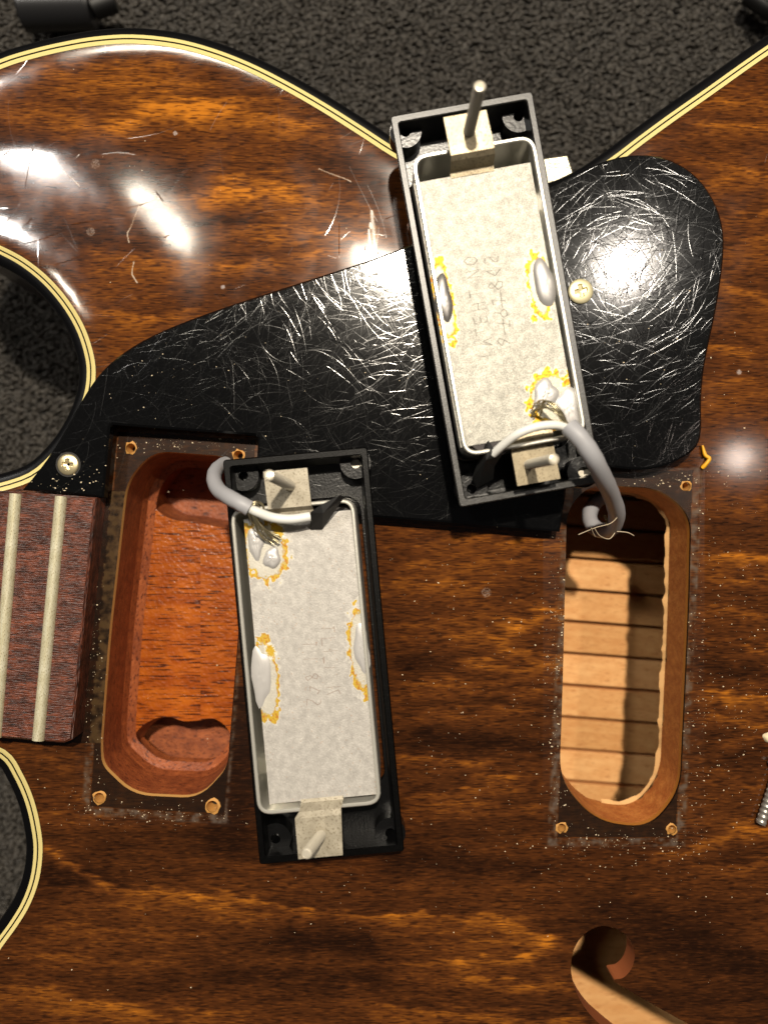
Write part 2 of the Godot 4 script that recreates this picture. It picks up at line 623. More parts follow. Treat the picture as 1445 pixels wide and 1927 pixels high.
# streaks of figure: x0, y0, x1, y1, half width, strength
func streaks() -> Array:
	return [
		[130, 255, 230, 232, 14, .35], [230, 230, 300, 196, 13, .5], [290, 196, 400, 204, 22, .8], [400, 204, 560, 232, 18, .6], [330, 180, 520, 190, 14, .4], [560, 240, 690, 270, 14, .3],
		[120, 130, 300, 122, 22, .45], [160, 160, 350, 150, 16, .35], [20, 210, 180, 240, 18, .25],
		[300, 384, 400, 376, 11, .5], [400, 372, 450, 353, 11, .7], [440, 352, 560, 368, 12, .7], [430, 335, 600, 350, 18, .5], [560, 370, 700, 395, 14, .6], [500, 395, 690, 420, 14, .5], [330, 440, 520, 430, 14, .45], [520, 440, 700, 450, 18, .7],
		[200, 500, 420, 488, 16, .5], [430, 505, 640, 470, 12, .5], [120, 570, 260, 600, 12, .3], [230, 600, 360, 590, 10, .35], [190, 480, 300, 470, 10, .3],
		[1250, 190, 1445, 185, 8, .35], [1230, 250, 1445, 235, 10, .4], [1330, 300, 1445, 330, 9, .35], [1360, 345, 1445, 350, 10, .35], [1375, 410, 1445, 400, 8, .45], [1370, 470, 1445, 445, 10, .35], [1360, 540, 1445, 560, 10, .5], [1345, 655, 1445, 675, 7, .6], [1335, 720, 1445, 720, 7, .35],
		[870, 1015, 1060, 1025, 10, .45], [760, 1095, 900, 1100, 10, .5], [780, 1060, 1000, 1065, 12, .3], [960, 1168, 1062, 1152, 9, .75], [940, 1205, 975, 1185, 9, .7], [955, 1222, 1062, 1248, 9, .75], [890, 1245, 1050, 1268, 10, .6], [790, 1285, 1000, 1300, 14, .5], [850, 1200, 950, 1190, 12, .35], [760, 1345, 980, 1340, 12, .35], [760, 1425, 900, 1432, 10, .45], [790, 1500, 950, 1485, 9, .5], [900, 1460, 960, 1462, 7, .55], [770, 1520, 1000, 1520, 12, .4], [760, 1180, 860, 1170, 10, .3],
		[1345, 1050, 1445, 1046, 9, .8], [1340, 1088, 1445, 1096, 8, .5], [1415, 1222, 1445, 1216, 7, .8], [1335, 1140, 1445, 1160, 8, .3], [1340, 1306, 1445, 1322, 10, .8], [1340, 1350, 1445, 1365, 9, .6], [1370, 1395, 1445, 1390, 7, .5], [1395, 1553, 1445, 1560, 10, .8], [1250, 1612, 1390, 1570, 12, .6], [1320, 1640, 1445, 1620, 14, .4], [1320, 1440, 1420, 1480, 8, .3],
		[85, 1598, 190, 1662, 6, .7], [190, 1665, 370, 1684, 6, .7], [370, 1684, 470, 1690, 6, .55], [470, 1692, 580, 1718, 6, .7], [580, 1718, 740, 1726, 6, .65], [740, 1724, 900, 1724, 8, .5], [180, 1690, 420, 1705, 20, .45], [420, 1710, 560, 1735, 14, .35],
		[80, 1530, 170, 1545, 12, .3], [30, 1410, 120, 1440, 10, .25], [120, 1745, 380, 1760, 16, .25],
		[720, 1738, 960, 1735, 16, .5], [950, 1735, 1025, 1772, 8, .7], [1028, 1775, 985, 1805, 8, .7], [985, 1805, 870, 1812, 8, .6], [880, 1835, 980, 1852, 8, .6], [980, 1855, 1075, 1860, 10, .55], [740, 1770, 980, 1775, 14, .35], [770, 1815, 860, 1815, 10, .4],
		[10, 1865, 260, 1895, 16, .55], [150, 1910, 420, 1915, 18, .45], [60, 1800, 260, 1815, 14, .3], [600, 1880, 720, 1870, 14, .2], [725, 1905, 930, 1912, 14, .6], [960, 1925, 1100, 1925, 12, .6], [440, 1830, 700, 1830, 18, -.35],
		[560, 1760, 700, 1775, 20, -.4], [760, 1615, 1000, 1625, 22, -.4], [1150, 1700, 1445, 1820, 40, -.3], [1230, 1880, 1445, 1880, 40, -.3], [30, 1640, 150, 1650, 24, -.35], [430, 1580, 480, 1300, 20, -.5], [800, 1380, 1000, 1400, 16, -.3], [760, 1240, 840, 1235, 14, -.3], [1330, 980, 1445, 990, 22, -.3], [1340, 1250, 1445, 1270, 18, -.35],
		[0, 240, 120, 280, 24, -.25], [180, 330, 330, 320, 20, -.3], [620, 300, 720, 350, 20, -.2], [360, 425, 470, 405, 10, -.45], [20, 400, 160, 440, 20, -.25], [700, 400, 760, 440, 30, -.35],
	]

func make_top_textures() -> Array:
	# figure on a coarse grid
	var q := 4
	var cw := TX / q
	var ch := TY / q
	var fig := PackedFloat32Array()
	fig.resize(cw * ch)
	for s in streaks():
		var a := Vector2(s[0] - OX, s[1] - OY) / TS / q
		var b := Vector2(s[2] - OX, s[3] - OY) / TS / q
		var r: float = s[4] / TS / q
		var x0 := maxi(0, int(minf(a.x, b.x) - r * 6 - 3))
		var x1 := mini(cw - 1, int(maxf(a.x, b.x) + r * 6 + 3))
		var y0 := maxi(0, int(minf(a.y, b.y) - r * 3 - 3))
		var y1 := mini(ch - 1, int(maxf(a.y, b.y) + r * 3 + 3))
		for y in range(y0, y1 + 1):
			for x in range(x0, x1 + 1):
				var p := Vector2(x + 0.5, y + 0.5)
				var c := Geometry2D.get_closest_point_to_segment(p, a, b)
				# a growth line: crisp above, fading below
				var dy := (p.y - c.y) * (1.7 if p.y < c.y else 0.75)
				var d := Vector2((p.x - c.x) * 0.45, dy).length() / maxf(r, 0.6)
				fig[y * cw + x] += s[5] * exp(-d * d * 0.7)
	var fim := Image.create_from_data(cw, ch, false, Image.FORMAT_RF, fig.to_byte_array())
	fim.resize(TX, TY, Image.INTERPOLATE_CUBIC)
	var fd := fim.get_data().to_float32_array()
	var n1 := noise(TX, TY, 0.011, 11, 4, 4, 1)      # broad figure
	var n2 := noise(TX, TY, 0.09, 12, 3, 8, 1)       # streaky grain
	var n3 := noise(TX, TY, 0.34, 13, 2, 8, 1)       # pores
	var n4 := noise(TX, TY, 0.02, 14, 3)             # warp
	var n5 := noise(TX, TY, 0.36, 15, 2, 6, 1)       # flecks
	var out := PackedByteArray()
	out.resize(TX * TY * 3)
	for y in TY:
		var py := y * TS + OY
		# the stain is darker towards the lower side of the top
		var base := 0.37 if py < 900 else lerpf(0.37, 0.29, clampf((py - 900) / 500.0, 0, 1))
		for x in TX:
			var i := y * TX + x
			var wy := clampi(y + int((n4[i] - 128) * 0.07 + (n2[i] - 128) * 0.05), 0, TY - 1)
			var f := fd[wy * TX + x]
			if f > 0.0:
				f *= clampf(0.85 + (n2[i] - 128) * 0.003, 0.4, 1.2)
			var t := maxf(0.07, base + 0.52 * f + (n1[i] - 128) * 0.0009)
			t += (n2[i] - 128) * 0.0010 * (0.6 + t)
			var pore := (n3[i] - 134) / 50.0
			if pore > 0:
				t -= minf(pore, 1.0) * (0.06 + 0.44 * t)
			var fl := (n5[i] - 146) / 50.0
			if fl > 0:
				t += minf(fl, 1.0) * 0.14
			t = clampf(t, 0.0, 1.0)
			# dark umber, red brown, amber
			var r: float
			var g: float
			var b: float
			if t < 0.4:
				var k := t / 0.4
				r = 27 + 54 * k
				g = 13 + 31 * k
				b = 6 + 12 * k
			else:
				var k := (t - 0.4) / 0.6
				r = 81 + 91 * k
				g = 44 + 60 * k
				b = 18 + 11 * k
			out[i * 3] = int(r)
			out[i * 3 + 1] = int(g)
			out[i * 3 + 2] = int(b)
	var im := Image.create_from_data(TX, TY, false, Image.FORMAT_RGB8, out)
	var n6 := noise(TX, TY, 0.06, 16, 4)
	# where the rings sat: darker lacquer inside, a dull grey band of dried polish round the edge
	for fp in [[[207, 806, 487, 824, 425, 1548, 152, 1533], [[0, 4], [1, 6], [2, 17], [3, 15]]], [[1062, 892, 1320, 880, 1286, 1590, 1030, 1590], [[0, 3], [1, 17], [2, 15], [3, 17]]]]:
		var pts := PackedVector2Array()
		for k in range(0, 8, 2):
			pts.append(Vector2((fp[0][k] - OX) / TS, (fp[0][k + 1] - OY) / TS))
		for y in range(int((780 - OY) / TS), int((1640 - OY) / TS)):
			for x in range(int((fp[0][6] - 30 - OX) / TS), int((fp[0][2] + 20 - OX) / TS)):
				var p := Vector2(x, y)
				var d := 1e9
				var which := 0
				var inside := true
				for k in 4:
					var a := pts[k]
					var b := pts[(k + 1) % 4]
					var dd := (b - a).normalized().cross(p - a) * TS
					if dd < -6:
						inside = false
						break
					if dd - fp[1][k][1] < d:
						d = dd - fp[1][k][1]
						which = k
				if not inside:
					continue
				var c := im.get_pixel(x, y)
				var nn := (n6[y * TX + x] - 128) / 128.0
				if d > 0:
					c = c.lerp(Color(0.11, 0.075, 0.055), 0.72 + nn * 0.2)
				else:
					var band := clampf((d + fp[1][which][1] + 4) / 5.0, 0, 1) * clampf(-d / 3.0, 0, 1)
					c = c.lerp(Color(0.36, 0.32, 0.29), clampf(band * (0.32 + nn * 0.9), 0, 0.8))
				im.set_pixel(x, y, c)
	# bare strip between the fingerboard's end and the neck cavity
	for y in range(int((925 - OY) / TS), int((1400 - OY) / TS)):
		var py := y * TS + OY
		var e := lerpf(200, 160, (py - 930) / 460.0)
		for x in range(int((e - 40 - OX) / TS), int((e + 46 - OX) / TS)):
			var px := x * TS + OX
			var nn := (n6[y * TX + x] - 128) / 128.0
			var n7 := (n2[y * TX + x] - 128) / 128.0
			var c := Color(0.15, 0.085, 0.05) if px < e + 8 + nn * 6 else Color(0.27, 0.20, 0.125)
			c = c.lerp(Color(0.09, 0.06, 0.04), clampf(0.25 + nn * 0.9 + n7 * 0.6, 0, 0.85))
			im.set_pixel(x, y, c)
	# pale wear marks in the lacquer
	rng.seed = 77
	for w in [[262, 388, 246, 428, 240, 440, 243, 456], [252, 492, 248, 512, 252, 522, 258, 531], [216, 722, 212, 736, 216, 748, 217, 756], [70, 287, 105, 310, 135, 335, 150, 350], [600, 316, 625, 326, 648, 334, 660, 340]]:
		var pp := []
		for k in range(0, 8, 2):
			pp.append(Vector3(w[k], 0, w[k + 1]))
		for p in smooth_path(pp, 40):
			for r in 3:
				var x := int((p.x - OX) / TS + rng.randf_range(-0.7, 0.7))
				var y := int((p.z - OY) / TS + rng.randf_range(-0.7, 0.7))
				im.set_pixel(x, y, im.get_pixel(x, y).lerp(Color(0.70, 0.64, 0.58), rng.randf_range(0.1, 0.5)))
	for g in [[699, 394, 706, 470, 4], [694, 430, 697, 470, 2], [697, 418, 698, 430, 2]]:
		for k in 3500:
			var t := rng.randf()
			var x := int((lerpf(g[0], g[2], t) + rng.randfn(0, 0.55) * g[4] * (0.5 + 0.6 * sin(t * PI)) - OX) / TS)
			var y := int((lerpf(g[1], g[3], t) - OY) / TS)
			im.set_pixel(x, y, im.get_pixel(x, y).lerp(Color(0.88, 0.86, 0.84), 0.12))
	for s in [[180, 308, 9], [170, 435, 8], [1105, 1080, 7], [915, 1115, 9], [330, 250, 4], [420, 540, 4], [1390, 700, 5]]:
		for k in 160:
			var o: Vector2 = Vector2.from_angle(rng.randf() * TAU) * sqrt(rng.randf()) * s[2]
			var x := int((s[0] + o.x - OX) / TS)
			var y := int((s[1] + o.y - OY) / TS)
			im.set_pixel(x, y, im.get_pixel(x, y).lerp(Color(0.6, 0.56, 0.55), 0.3))
	# relief: orange peel, fine scratches, and the step round the ring's seat
	var nim := scratch_normals(TX, TY, 0.16, 0.010, 31, 900, 0.12, 80.0, 24, 36)
	for l in [[152, 1390, 152, 1533], [152, 1533, 425, 1548], [207, 806, 195, 930], [1062, 990, 1030, 1590], [1030, 1590, 1286, 1590], [1320, 880, 1286, 1590]]:
		draw_line_n(nim, Vector2(l[0] - OX, l[1] - OY) / TS, Vector2(l[2] - OX, l[3] - OY) / TS, 3, 0.25)
	# gloss: polished lacquer, hazy in places and dull where the rings sat
	var r1 := noise(TX, TY, 0.012, 21, 3)
	for y in range(0, TY):
		for x in range(0, TX):
			var i := y * TX + x
			var v := scratch_rough[i] + maxi(0, int((r1[i] - 120) * 0.10))
			var px := x * TS + OX
			var py := y * TS + OY
			if px > 140 and px < 490 and py > 800 and py < 1555 or px > 1020 and px < 1325 and py > 880 and py < 1600:
				v += 34
			scratch_rough[i] = v
	return [ImageTexture.create_from_image(im), tex(TX, TY, scratch_rough, Image.FORMAT_L8), ImageTexture.create_from_image(nim)]

# the arched top, cut out where the cavities are
func cut_cell(m: MB, cell: PackedVector2Array, holes: Array, wood: PackedVector2Array, whole: bool, depth := 0) -> void:
	var lo := cell[0]
	var hi := cell[2]
	for h in holes:
		if depth < 3 and h[1].position.x > lo.x and h[1].position.y > lo.y and h[1].end.x < hi.x and h[1].end.y < hi.y:
			var c: Vector2 = h[1].get_center()
			for q in [[lo, c], [Vector2(c.x, lo.y), Vector2(hi.x, c.y)], [Vector2(lo.x, c.y), Vector2(c.x, hi.y)], [c, hi]]:
				cut_cell(m, PackedVector2Array([q[0], Vector2(q[1].x, q[0].y), q[1], Vector2(q[0].x, q[1].y)]), holes, wood, whole, depth + 1)
			return
	var pieces := [cell]
	if not whole:
		pieces = Geometry2D.intersect_polygons(cell, wood)
	for h in holes:
		if h[1].intersects(Rect2(lo, hi - lo)):
			var next := []
			for p in pieces:
				next.append_array(Geometry2D.clip_polygons(p, h[0]))
			pieces = next
	for p in pieces:
		var t := Geometry2D.triangulate_polygon(p)
		if t.is_empty():
			continue
		var base := m.v.size()
		for q in p:
			top_vertex(m, q)
		for k in range(0, t.size(), 3):
			m.face(base + t[k], base + t[k + 1], base + t[k + 2])

var h_memo := {}
func top_vertex(m: MB, q: Vector2) -> void:
	var key := Vector2i(int(round(q.x * 200)), int(round(q.y * 200)))
	if not h_memo.has(key):
		var e := 0.35
		var d := edge_dist(q)
		var h := arch_of(d)
		var no := Vector3.UP
		if d < 28.5:
			var hx := top_h(q + Vector2(e, 0))
			var hz := top_h(q + Vector2(0, e))
			no = Vector3(-(hx - h) / e, 1, -(hz - h) / e).normalized()
		h_memo[key] = [h, no]
	var s: Array = h_memo[key]
	m.add(Vector3(q.x, s[0], q.y), s[1], top_uv(q))

func offset_edge(d: float) -> PackedVector2Array:
	return inset(outline, d)

# a band that runs round the rim between two insets
func rim_band(d0: float, d1: float, y0: float, y1: float) -> MB:
	var m := MB.new()
	var a := offset_edge(d0)
	var b := offset_edge(d1)
	var n := a.size()
	var base := m.v.size()
	var sgn := signf(area2(outline))
	for i in n + 1:
		var k := i % n
		var e: Vector2 = (outline[(k + 1) % n] - outline[(k - 1 + n) % n]).normalized()
		var o := Vector3(e.y, 0, -e.x) * sgn
		var no := (Vector3.UP + o * 0.25).normalized()
		var ya := arch_of(d0) + y0
		var yb := arch_of(d1) + y1
		m.add(Vector3(a[k].x, ya - 0.5, a[k].y), (o + Vector3.UP * 0.2).normalized())
		m.add(Vector3(a[k].x, ya, a[k].y), (o * 0.5 + Vector3.UP).normalized())
		m.add(Vector3(b[k].x, yb, b[k].y), no)
		m.add(Vector3(b[k].x, yb - 0.5, b[k].y), -o)
	for i in n:
		for j in 3:
			var s := base + i * 4 + j
			m.face(s, s + 1, s + 5)
			m.face(s, s + 5, s + 4)
	return m

# the black outer edge, rounded over towards the sides
func rolled_edge() -> MB:
	var m := MB.new()
	var prof := [[0.0, 0.0], [-0.7, -0.06], [-1.3, -0.22], [-1.75, -0.5], [-2.1, -0.95], [-2.3, -1.6], [-2.35, -3.0]]
	var rows := []
	for q in prof:
		rows.append(inset(outline, q[0]))
	var n := outline.size()
	var sgn := signf(area2(outline))
	for i in n + 1:
		var k := i % n
		var e: Vector2 = (outline[(k + 1) % n] - outline[(k - 1 + n) % n]).normalized()
		var o := Vector3(e.y, 0, -e.x) * sgn
		for j in prof.size():
			var a: Array = prof[maxi(j - 1, 0)]
			var b: Array = prof[mini(j + 1, prof.size() - 1)]
			var no: Vector3 = (Vector3.UP * (a[0] - b[0]) + o * (a[1] - b[1])).normalized()
			m.add(Vector3(rows[j][k].x, prof[j][1], rows[j][k].y), no)
	for i in n:
		for j in prof.size() - 1:
			var s := i * prof.size() + j
			m.face(s, s + 1, s + 1 + prof.size())
			m.face(s, s + 1 + prof.size(), s + prof.size())
	return m

func make_guitar() -> void:
	var g := thing("electric_guitar", "brown stained hollow body guitar with cream edge lines, its two pickup cavities open", "guitar")
	var t := make_top_textures()
	var wood := mat(Color.WHITE, 1.0, 0.0, 0.5)
	wood.albedo_texture = t[0]
	wood.roughness_texture = t[1]
	wood.normal_enabled = true
	wood.normal_texture = t[2]
	wood.normal_scale = 1.0
	# cavities
	var neck := round_corners(poly_at([238, 905, 288, 848, 448, 860, 458, 960, 452, 1150, 432, 1400, 428, 1445, 376, 1502, 250, 1496, 192, 1440, 190, 1400, 205, 1200]), 5.0)
	var bridge := round_corners(poly_at([1066, 960, 1108, 912, 1240, 918, 1300, 968, 1296, 1150, 1280, 1490, 1222, 1560, 1122, 1548, 1052, 1470, 1058, 1300]), 8.5, 7)
	var fh := smooth_closed(poly_at([1074, 1817, 1080, 1785, 1100, 1757, 1130, 1743, 1162, 1749, 1184, 1768, 1194, 1793, 1188, 1822, 1172, 1840, 1155, 1846, 1200, 1874, 1292, 1926, 1400, 1985, 1560, 2075, 1640, 2160, 1560, 2170, 1420, 2110, 1280, 2030, 1180, 1968, 1128, 1927, 1104, 1902, 1087, 1874, 1077, 1845]), 4)
	var holes := []
	for h in [neck, bridge, fh]:
		holes.append([h, bounds(h)])
	var screw_spots := [[246, 843, 9], [449, 857, 9], [187, 1502, 10], [400, 1517, 11], [1290, 915, 8], [1056, 1557, 8], [1263, 1560, 8]]
	for s in screw_spots:
		var c := circle_poly(P2(s[0], s[1]), s[2] / PXMM, 14)
		holes.append([c, bounds(c)])
	# the wooden face
	var face := offset_edge(1.95)
	var m := MB.new()
	var step := 4.0
	var bb := bounds(face)
	for i in int(bb.size.x / step) + 1:
		for j in int(bb.size.y / step) + 1:
			var lo := bb.position + Vector2(i, j) * step
			var hi := lo + Vector2(step, step)
			var inn := 0
			for c in [lo, Vector2(hi.x, lo.y), hi, Vector2(lo.x, hi.y)]:
				if Geometry2D.is_point_in_polygon(c, face):
					inn += 1
			var whole := inn == 4 and edge_dist((lo + hi) / 2) > 8.0
			if inn == 0 and edge_dist((lo + hi) / 2) > 12.0:
				continue
			cut_cell(m, PackedVector2Array([lo, Vector2(hi.x, lo.y), hi, Vector2(lo.x, hi.y)]), holes, face, whole)
	part("body_top", m, wood, g)
	# edge lines
	var cream := mat(Color(0.81, 0.75, 0.50), 0.3)
	var black := mat(Color(0.028, 0.028, 0.032), 0.22)
	part("binding_edge", rolled_edge(), black, g)
	part("binding_line", rim_band(0.0, 0.68, 0.02, 0.02), cream, g)
	part("binding_stripe", rim_band(0.68, 1.0, 0.0, 0.0), black, g)
	part("binding_line", rim_band(1.0, 1.85, 0.02, 0.0), cream, g)
	part("binding_stripe", rim_band(1.85, 2.05, -0.03, -0.05), black, g)
	# sides and back
	m = MB.new()
	var rim := offset_edge(-2.35)
	var rim2 := offset_edge(-1.6)
	wall(m, rim, -55.0, rim, -3.0, 1.0)
	wall(m, rim2, -59.0, rim, -55.0, 1.0)
	part("body_side", m, mat(Color(0.17, 0.075, 0.05), 0.25), g)
	var lit := grain_tex(512, 512, Color(0.86, 0.62, 0.38), Color(0.92, 0.71, 0.47), Color(0.72, 0.46, 0.25), 60, 10, 180)
	var spruce := mat(Color.WHITE, 0.7)
	spruce.albedo_texture = lit
	m = MB.new()
	for f in Geometry2D.offset_polygon(outline, 1.2):
		if absf(area2(f)) > 5000:
			cap(m, f, -59.0, -1.0)
	for f in Geometry2D.offset_polygon(outline, -0.6):
		if absf(area2(f)) > 5000:
			cap(m, f, -54.0, 1.0, 0.02)
	part("body_back", m, spruce, g)

	# neck cavity
	var mah_tex := grain_tex(640, 512, Color(0.53, 0.24, 0.045), Color(0.67, 0.35, 0.075), Color(0.21, 0.075, 0.02), 70, 20, 158)
	var mah := mat(Color.WHITE, 0.32)
	mah.albedo_texture = mah_tex
	var nb := scratch_normals(512, 512, 1.4, 0.06, 71, 200, 0.3, 40.0)
	mah.normal_enabled = true
	mah.normal_texture = ImageTexture.create_from_image(nb)
	var routed := mat(Color.WHITE, 0.55)
	routed.albedo_texture = grain_tex(512, 256, Color(0.46, 0.225, 0.11), Color(0.62, 0.335, 0.17), Color(0.30, 0.13, 0.06), 72, 8, 165)
	routed.normal_enabled = true
	routed.normal_texture = mah.normal_texture
	var pale := mat(Color(0.80, 0.62, 0.36), 0.5)
	var cav := Node3D.new()
	cav.name = "neck_cavity"
	g.add_child(cav)
	m = MB.new()
	var n1 := inset(neck, 0.12)
	wall(m, n1, -1.1, neck, 0.0, -1.0)
	part("top_edge", m, pale, cav, "pale cut edge of the top round the neck cavity")
	m = MB.new()
	var n2 := inset(neck, 0.3)
	var n3 := inset(neck, 0.9)
	var n4 := inset(neck, 2.6)
	wall(m, n2, -12.0, n1, -1.1, -1.0)
	wall(m, n3, -14.6, n2, -12.0, -1.0)
	wall(m, n4, -16.0, n3, -14.6, -1.0)
	part("cavity_wall", m, routed, cav)
	var pocket_low: PackedVector2Array = poly_at([242, 1420, 248, 1392, 268, 1366, 296, 1351, 322, 1350, 345, 1357, 372, 1356, 400, 1352, 424, 1366, 440, 1395, 446, 1430, 420, 1470, 370, 1488, 280, 1484, 252, 1460], -16.0)
	var pocket_up := poly_at([278, 900, 280, 935, 296, 960, 326, 978, 365, 982, 450, 988, 456, 880, 440, 866, 310, 862, 288, 876], -16.0)
	pocket_low = smooth_closed(pocket_low, 3)
	pocket_up = smooth_closed(pocket_up, 3)
	var floors := [n4]
	for pk in [pocket_low, pocket_up]:
		var nx := []
		for f in floors:
			nx.append_array(Geometry2D.clip_polygons(f, pk))
		floors = nx
	m = MB.new()
	for f in floors:
		if not Geometry2D.is_polygon_clockwise(f) or floors.size() == 1:
			cap(m, f, -16.0, 1.0, 0.022)
	part("cavity_floor", m, mah, cav)
	var big := inset(neck, -1.0)
	for pk in [[pocket_low, -22.5], [pocket_up, -27.0]]:
		m = MB.new()
		for f in Geometry2D.intersect_polygons(pk[0], neck):
			var f2 := inset(f, 1.4)
			wall(m, f2, pk[1], f, -16.0, -1.0)
			cap(m, f2, pk[1], 1.0, 0.03)
		part("drilled_pocket", m, routed, cav)
	m = MB.new()
	cap(m, big, -28.5, 1.0)
	part("cavity_block", m, routed, cav)

	# bridge cavity: thick laminated edge, and kerfed blocks on the floor of the body
	var bc := Node3D.new()
	bc.name = "bridge_cavity"
	g.add_child(bc)
	m = MB.new()
	var b1 := inset(bridge, 0.1)
	wall(m, b1, -0.5, bridge, 0.0, -1.0)
	part("lacquer_edge", m, mat(Color(0.10, 0.06, 0.04), 0.3), bc)
	m = MB.new()
	var b2 := inset(bridge, 0.2)
	wall(m, b2, -1.6, b1, -0.5, -1.0)
	part("top_edge", m, mat(Color(0.66, 0.42, 0.16), 0.5), bc)
	var lam := mat(Color.WHITE, 0.6)
	lam.albedo_texture = grain_tex(512, 256, Color(0.66, 0.36, 0.15), Color(0.82, 0.53, 0.26), Color(0.54, 0.26, 0.1), 80, 1, 185)
	lam.normal_enabled = true
	lam.normal_texture = mah.normal_texture
	m = MB.new()
	rng.seed = 90
	var fine := PackedVector2Array()
	for i in b2.size():
		var c := b2[(i + 1) % b2.size()]
		var k := maxi(1, int(b2[i].distance_to(c) / 0.8))
		for j in k:
			fine.append(b2[i].lerp(c, float(j) / k))
	var nf := fine.size()
	var low := inset(fine, 0.7)
	var base := 0
	for i in nf + 1:
		var k := i % nf
		var e: Vector2 = (fine[(k + 1) % nf] - fine[(k - 1 + nf) % nf]).normalized()
		var no := Vector3(e.y, 0, -e.x) * -signf(area2(fine))
		var y := -10.5 + rng.randf_range(-0.7, 0.5) + 0.8 * sin(i * 0.35)
		m.add(Vector3(fine[k].x, -1.6, fine[k].y), no, Vector2(i * 0.03, 0))
		m.add(Vector3(low[k].x, y, low[k].y), no, Vector2(i * 0.03, 0.45))
	for i in nf:
		m.face(i * 2, i * 2 + 1, i * 2 + 3)
		m.face(i * 2, i * 2 + 3, i * 2 + 2)
	part("laminated_wall", m, lam, bc)
	# torn fibres along the wall's lower lip
	m = MB.new()
	var lip := FastNoiseLite.new()
	lip.frequency = 0.09
	var was := Vector3.ZERO
	for i in nf:
		if low[i].x < 52:
			was = Vector3.ZERO
			continue
		var out_y := -10.4
		var a := Vector3(low[i].x, out_y, low[i].y)
		var to_mid := Vector3(62 - low[i].x, 0, 0).normalized() if absf(low[i].y - 33) < 32 else Vector3(62 - low[i].x, 0, 33 - low[i].y).normalized()
		var b := a + to_mid * (0.25 + 0.9 * maxf(0.0, lip.get_noise_1d(i * 1.6) + 0.25) + rng.randf() * 0.3) + Vector3(0, -0.7, 0)
		if was != Vector3.ZERO:
			var pa := Vector3(low[i - 1].x, out_y, low[i - 1].y)
			m.quad(pa, a, b, was, Vector3.UP)
		was = b
	part("torn_fibres", m, mat(Color(0.80, 0.62, 0.40), 0.8), bc)
	var turn := -0.075
	var blocks := []
	for v in 3:
		var bm := mat(Color(1.0 - v * 0.04, 1.0 - v * 0.05, 1.0 - v * 0.07), 0.75)
		bm.albedo_texture = lit
		bm.uv1_offset = Vector3(v * 0.31, v * 0.17, 0)
		blocks.append(bm)
	for k in 14:
		var c := P2(1130, 905 + 60.2 * k, -45.0)
		m = MB.new()
		var r := rect_poly(62, 8.25)
		slab(m, r, -12.0, 0.0, 0.25, 0.03)
		var o: MeshInstance3D = part("kerfed_block", m, blocks[k % 3], bc)
		o.position = Vector3(c.x + 4, -45.0 + [0.0, -0.25, 0.15, 0.05, -0.15][k % 5], c.y) * K
		o.rotation.y = turn
	# cut edge of the f-hole
	m = MB.new()
	var f1 := inset(fh, 0.25)
	wall(m, f1, -5.0, fh, 0.0, -1.0, 0.05)
	part("sound_hole_edge", m, mat(Color(0.56, 0.31, 0.17), 0.6), g)
	m = MB.new()
	cap(m, f1, -5.0, -1.0)
	# screw holes with splintered mouths
	var hole_mat := mat(Color(0.72, 0.52, 0.26), 0.7)
	rng.seed = 91
	for s in screw_spots:
		m = MB.new()
		var c := P2(s[0], s[1])
		var r: float = s[2] / PXMM
		var y := top_h(c)
		var top_ring := circle_poly(c, r, 14)
		var low_ring := circle_poly(c, r * 0.62, 14)
		wall(m, low_ring, y - 3.2, top_ring, y + 0.03, -1.0)
		var burr := PackedVector2Array()
		for q in top_ring:
			burr.append(c + (q - c) * rng.randf_range(1.1, 1.6))
		wall(m, burr, y + 0.03, top_ring, y + 0.22, 1.0)
		part("screw_hole", m, hole_mat, g)
		m = MB.new()
		cap(m, low_ring, y - 3.2, 1.0)
		part("hole_bottom", m, mat(Color(0.12, 0.07, 0.03), 0.9), g)

	# fingerboard
	var fy := 6.0
	var fb := PackedVector2Array([P2(-330, 905, fy), P2(60, 927, fy), P2(181, 936, fy), P2(136, 1392, fy), P2(120, 1399, fy), P2(0, 1389, fy), P2(-330, 1365, fy)])
	var rose := mat(Color.WHITE, 0.42)
	rose.albedo_texture = grain_tex(640, 640, Color(0.20, 0.10, 0.07), Color(0.47, 0.245, 0.155), Color(0.09, 0.045, 0.035), 100, 10, 158)
	rose.normal_enabled = true
	rose.normal_texture = ImageTexture.create_from_image(grain_bumps())
	m = MB.new()
	slab(m, fb, -0.5, fy, 0.5, 0.035)
	var fo := part("fingerboard", m, rose, g)
	var fret_mat := mat(Color(0.66, 0.63, 0.50), 0.3, 0.35)
	var ft := grain_tex(128, 256, Color(0.80, 0.77, 0.64), Color(0.90, 0.88, 0.78), Color(0.62, 0.57, 0.44), 101, 1, 175)
	fret_mat.albedo_texture = ft
	fret_mat.albedo_color = Color.WHITE
	for fr in [[113, 931, 69, 1396], [27, 926, -12, 1390], [-64, 920, -98, 1384], [-162, 915, -190, 1378]]:
		m = MB.new()
		var a := P(fr[0], fr[1], fy + 0.9)
		var b := P(fr[2], fr[3], fy + 0.9)
		a.y = fy
		b.y = fy
		var d := (b - a).normalized()
		var s := Vector3(d.z, 0, -d.x)
		var prof := [[-1.4, -0.2], [-1.36, 0.25], [-1.05, 0.72], [-0.5, 0.92], [0.5, 0.92], [1.05, 0.72], [1.36, 0.25], [1.4, -0.2]]
		var bs := m.v.size()
		for q in prof:
			var no: Vector3 = (s * q[0] + Vector3.UP * (q[1] * 0.9 + 0.15)).normalized()
			m.add(a + d * 0.3 + s * q[0] * 0.95 + Vector3.UP * q[1], no, Vector2(q[0] * 0.2, 0))
			m.add(b - d * 0.1 + s * q[0] * 0.95 + Vector3.UP * q[1], no, Vector2(q[0] * 0.2, 2))
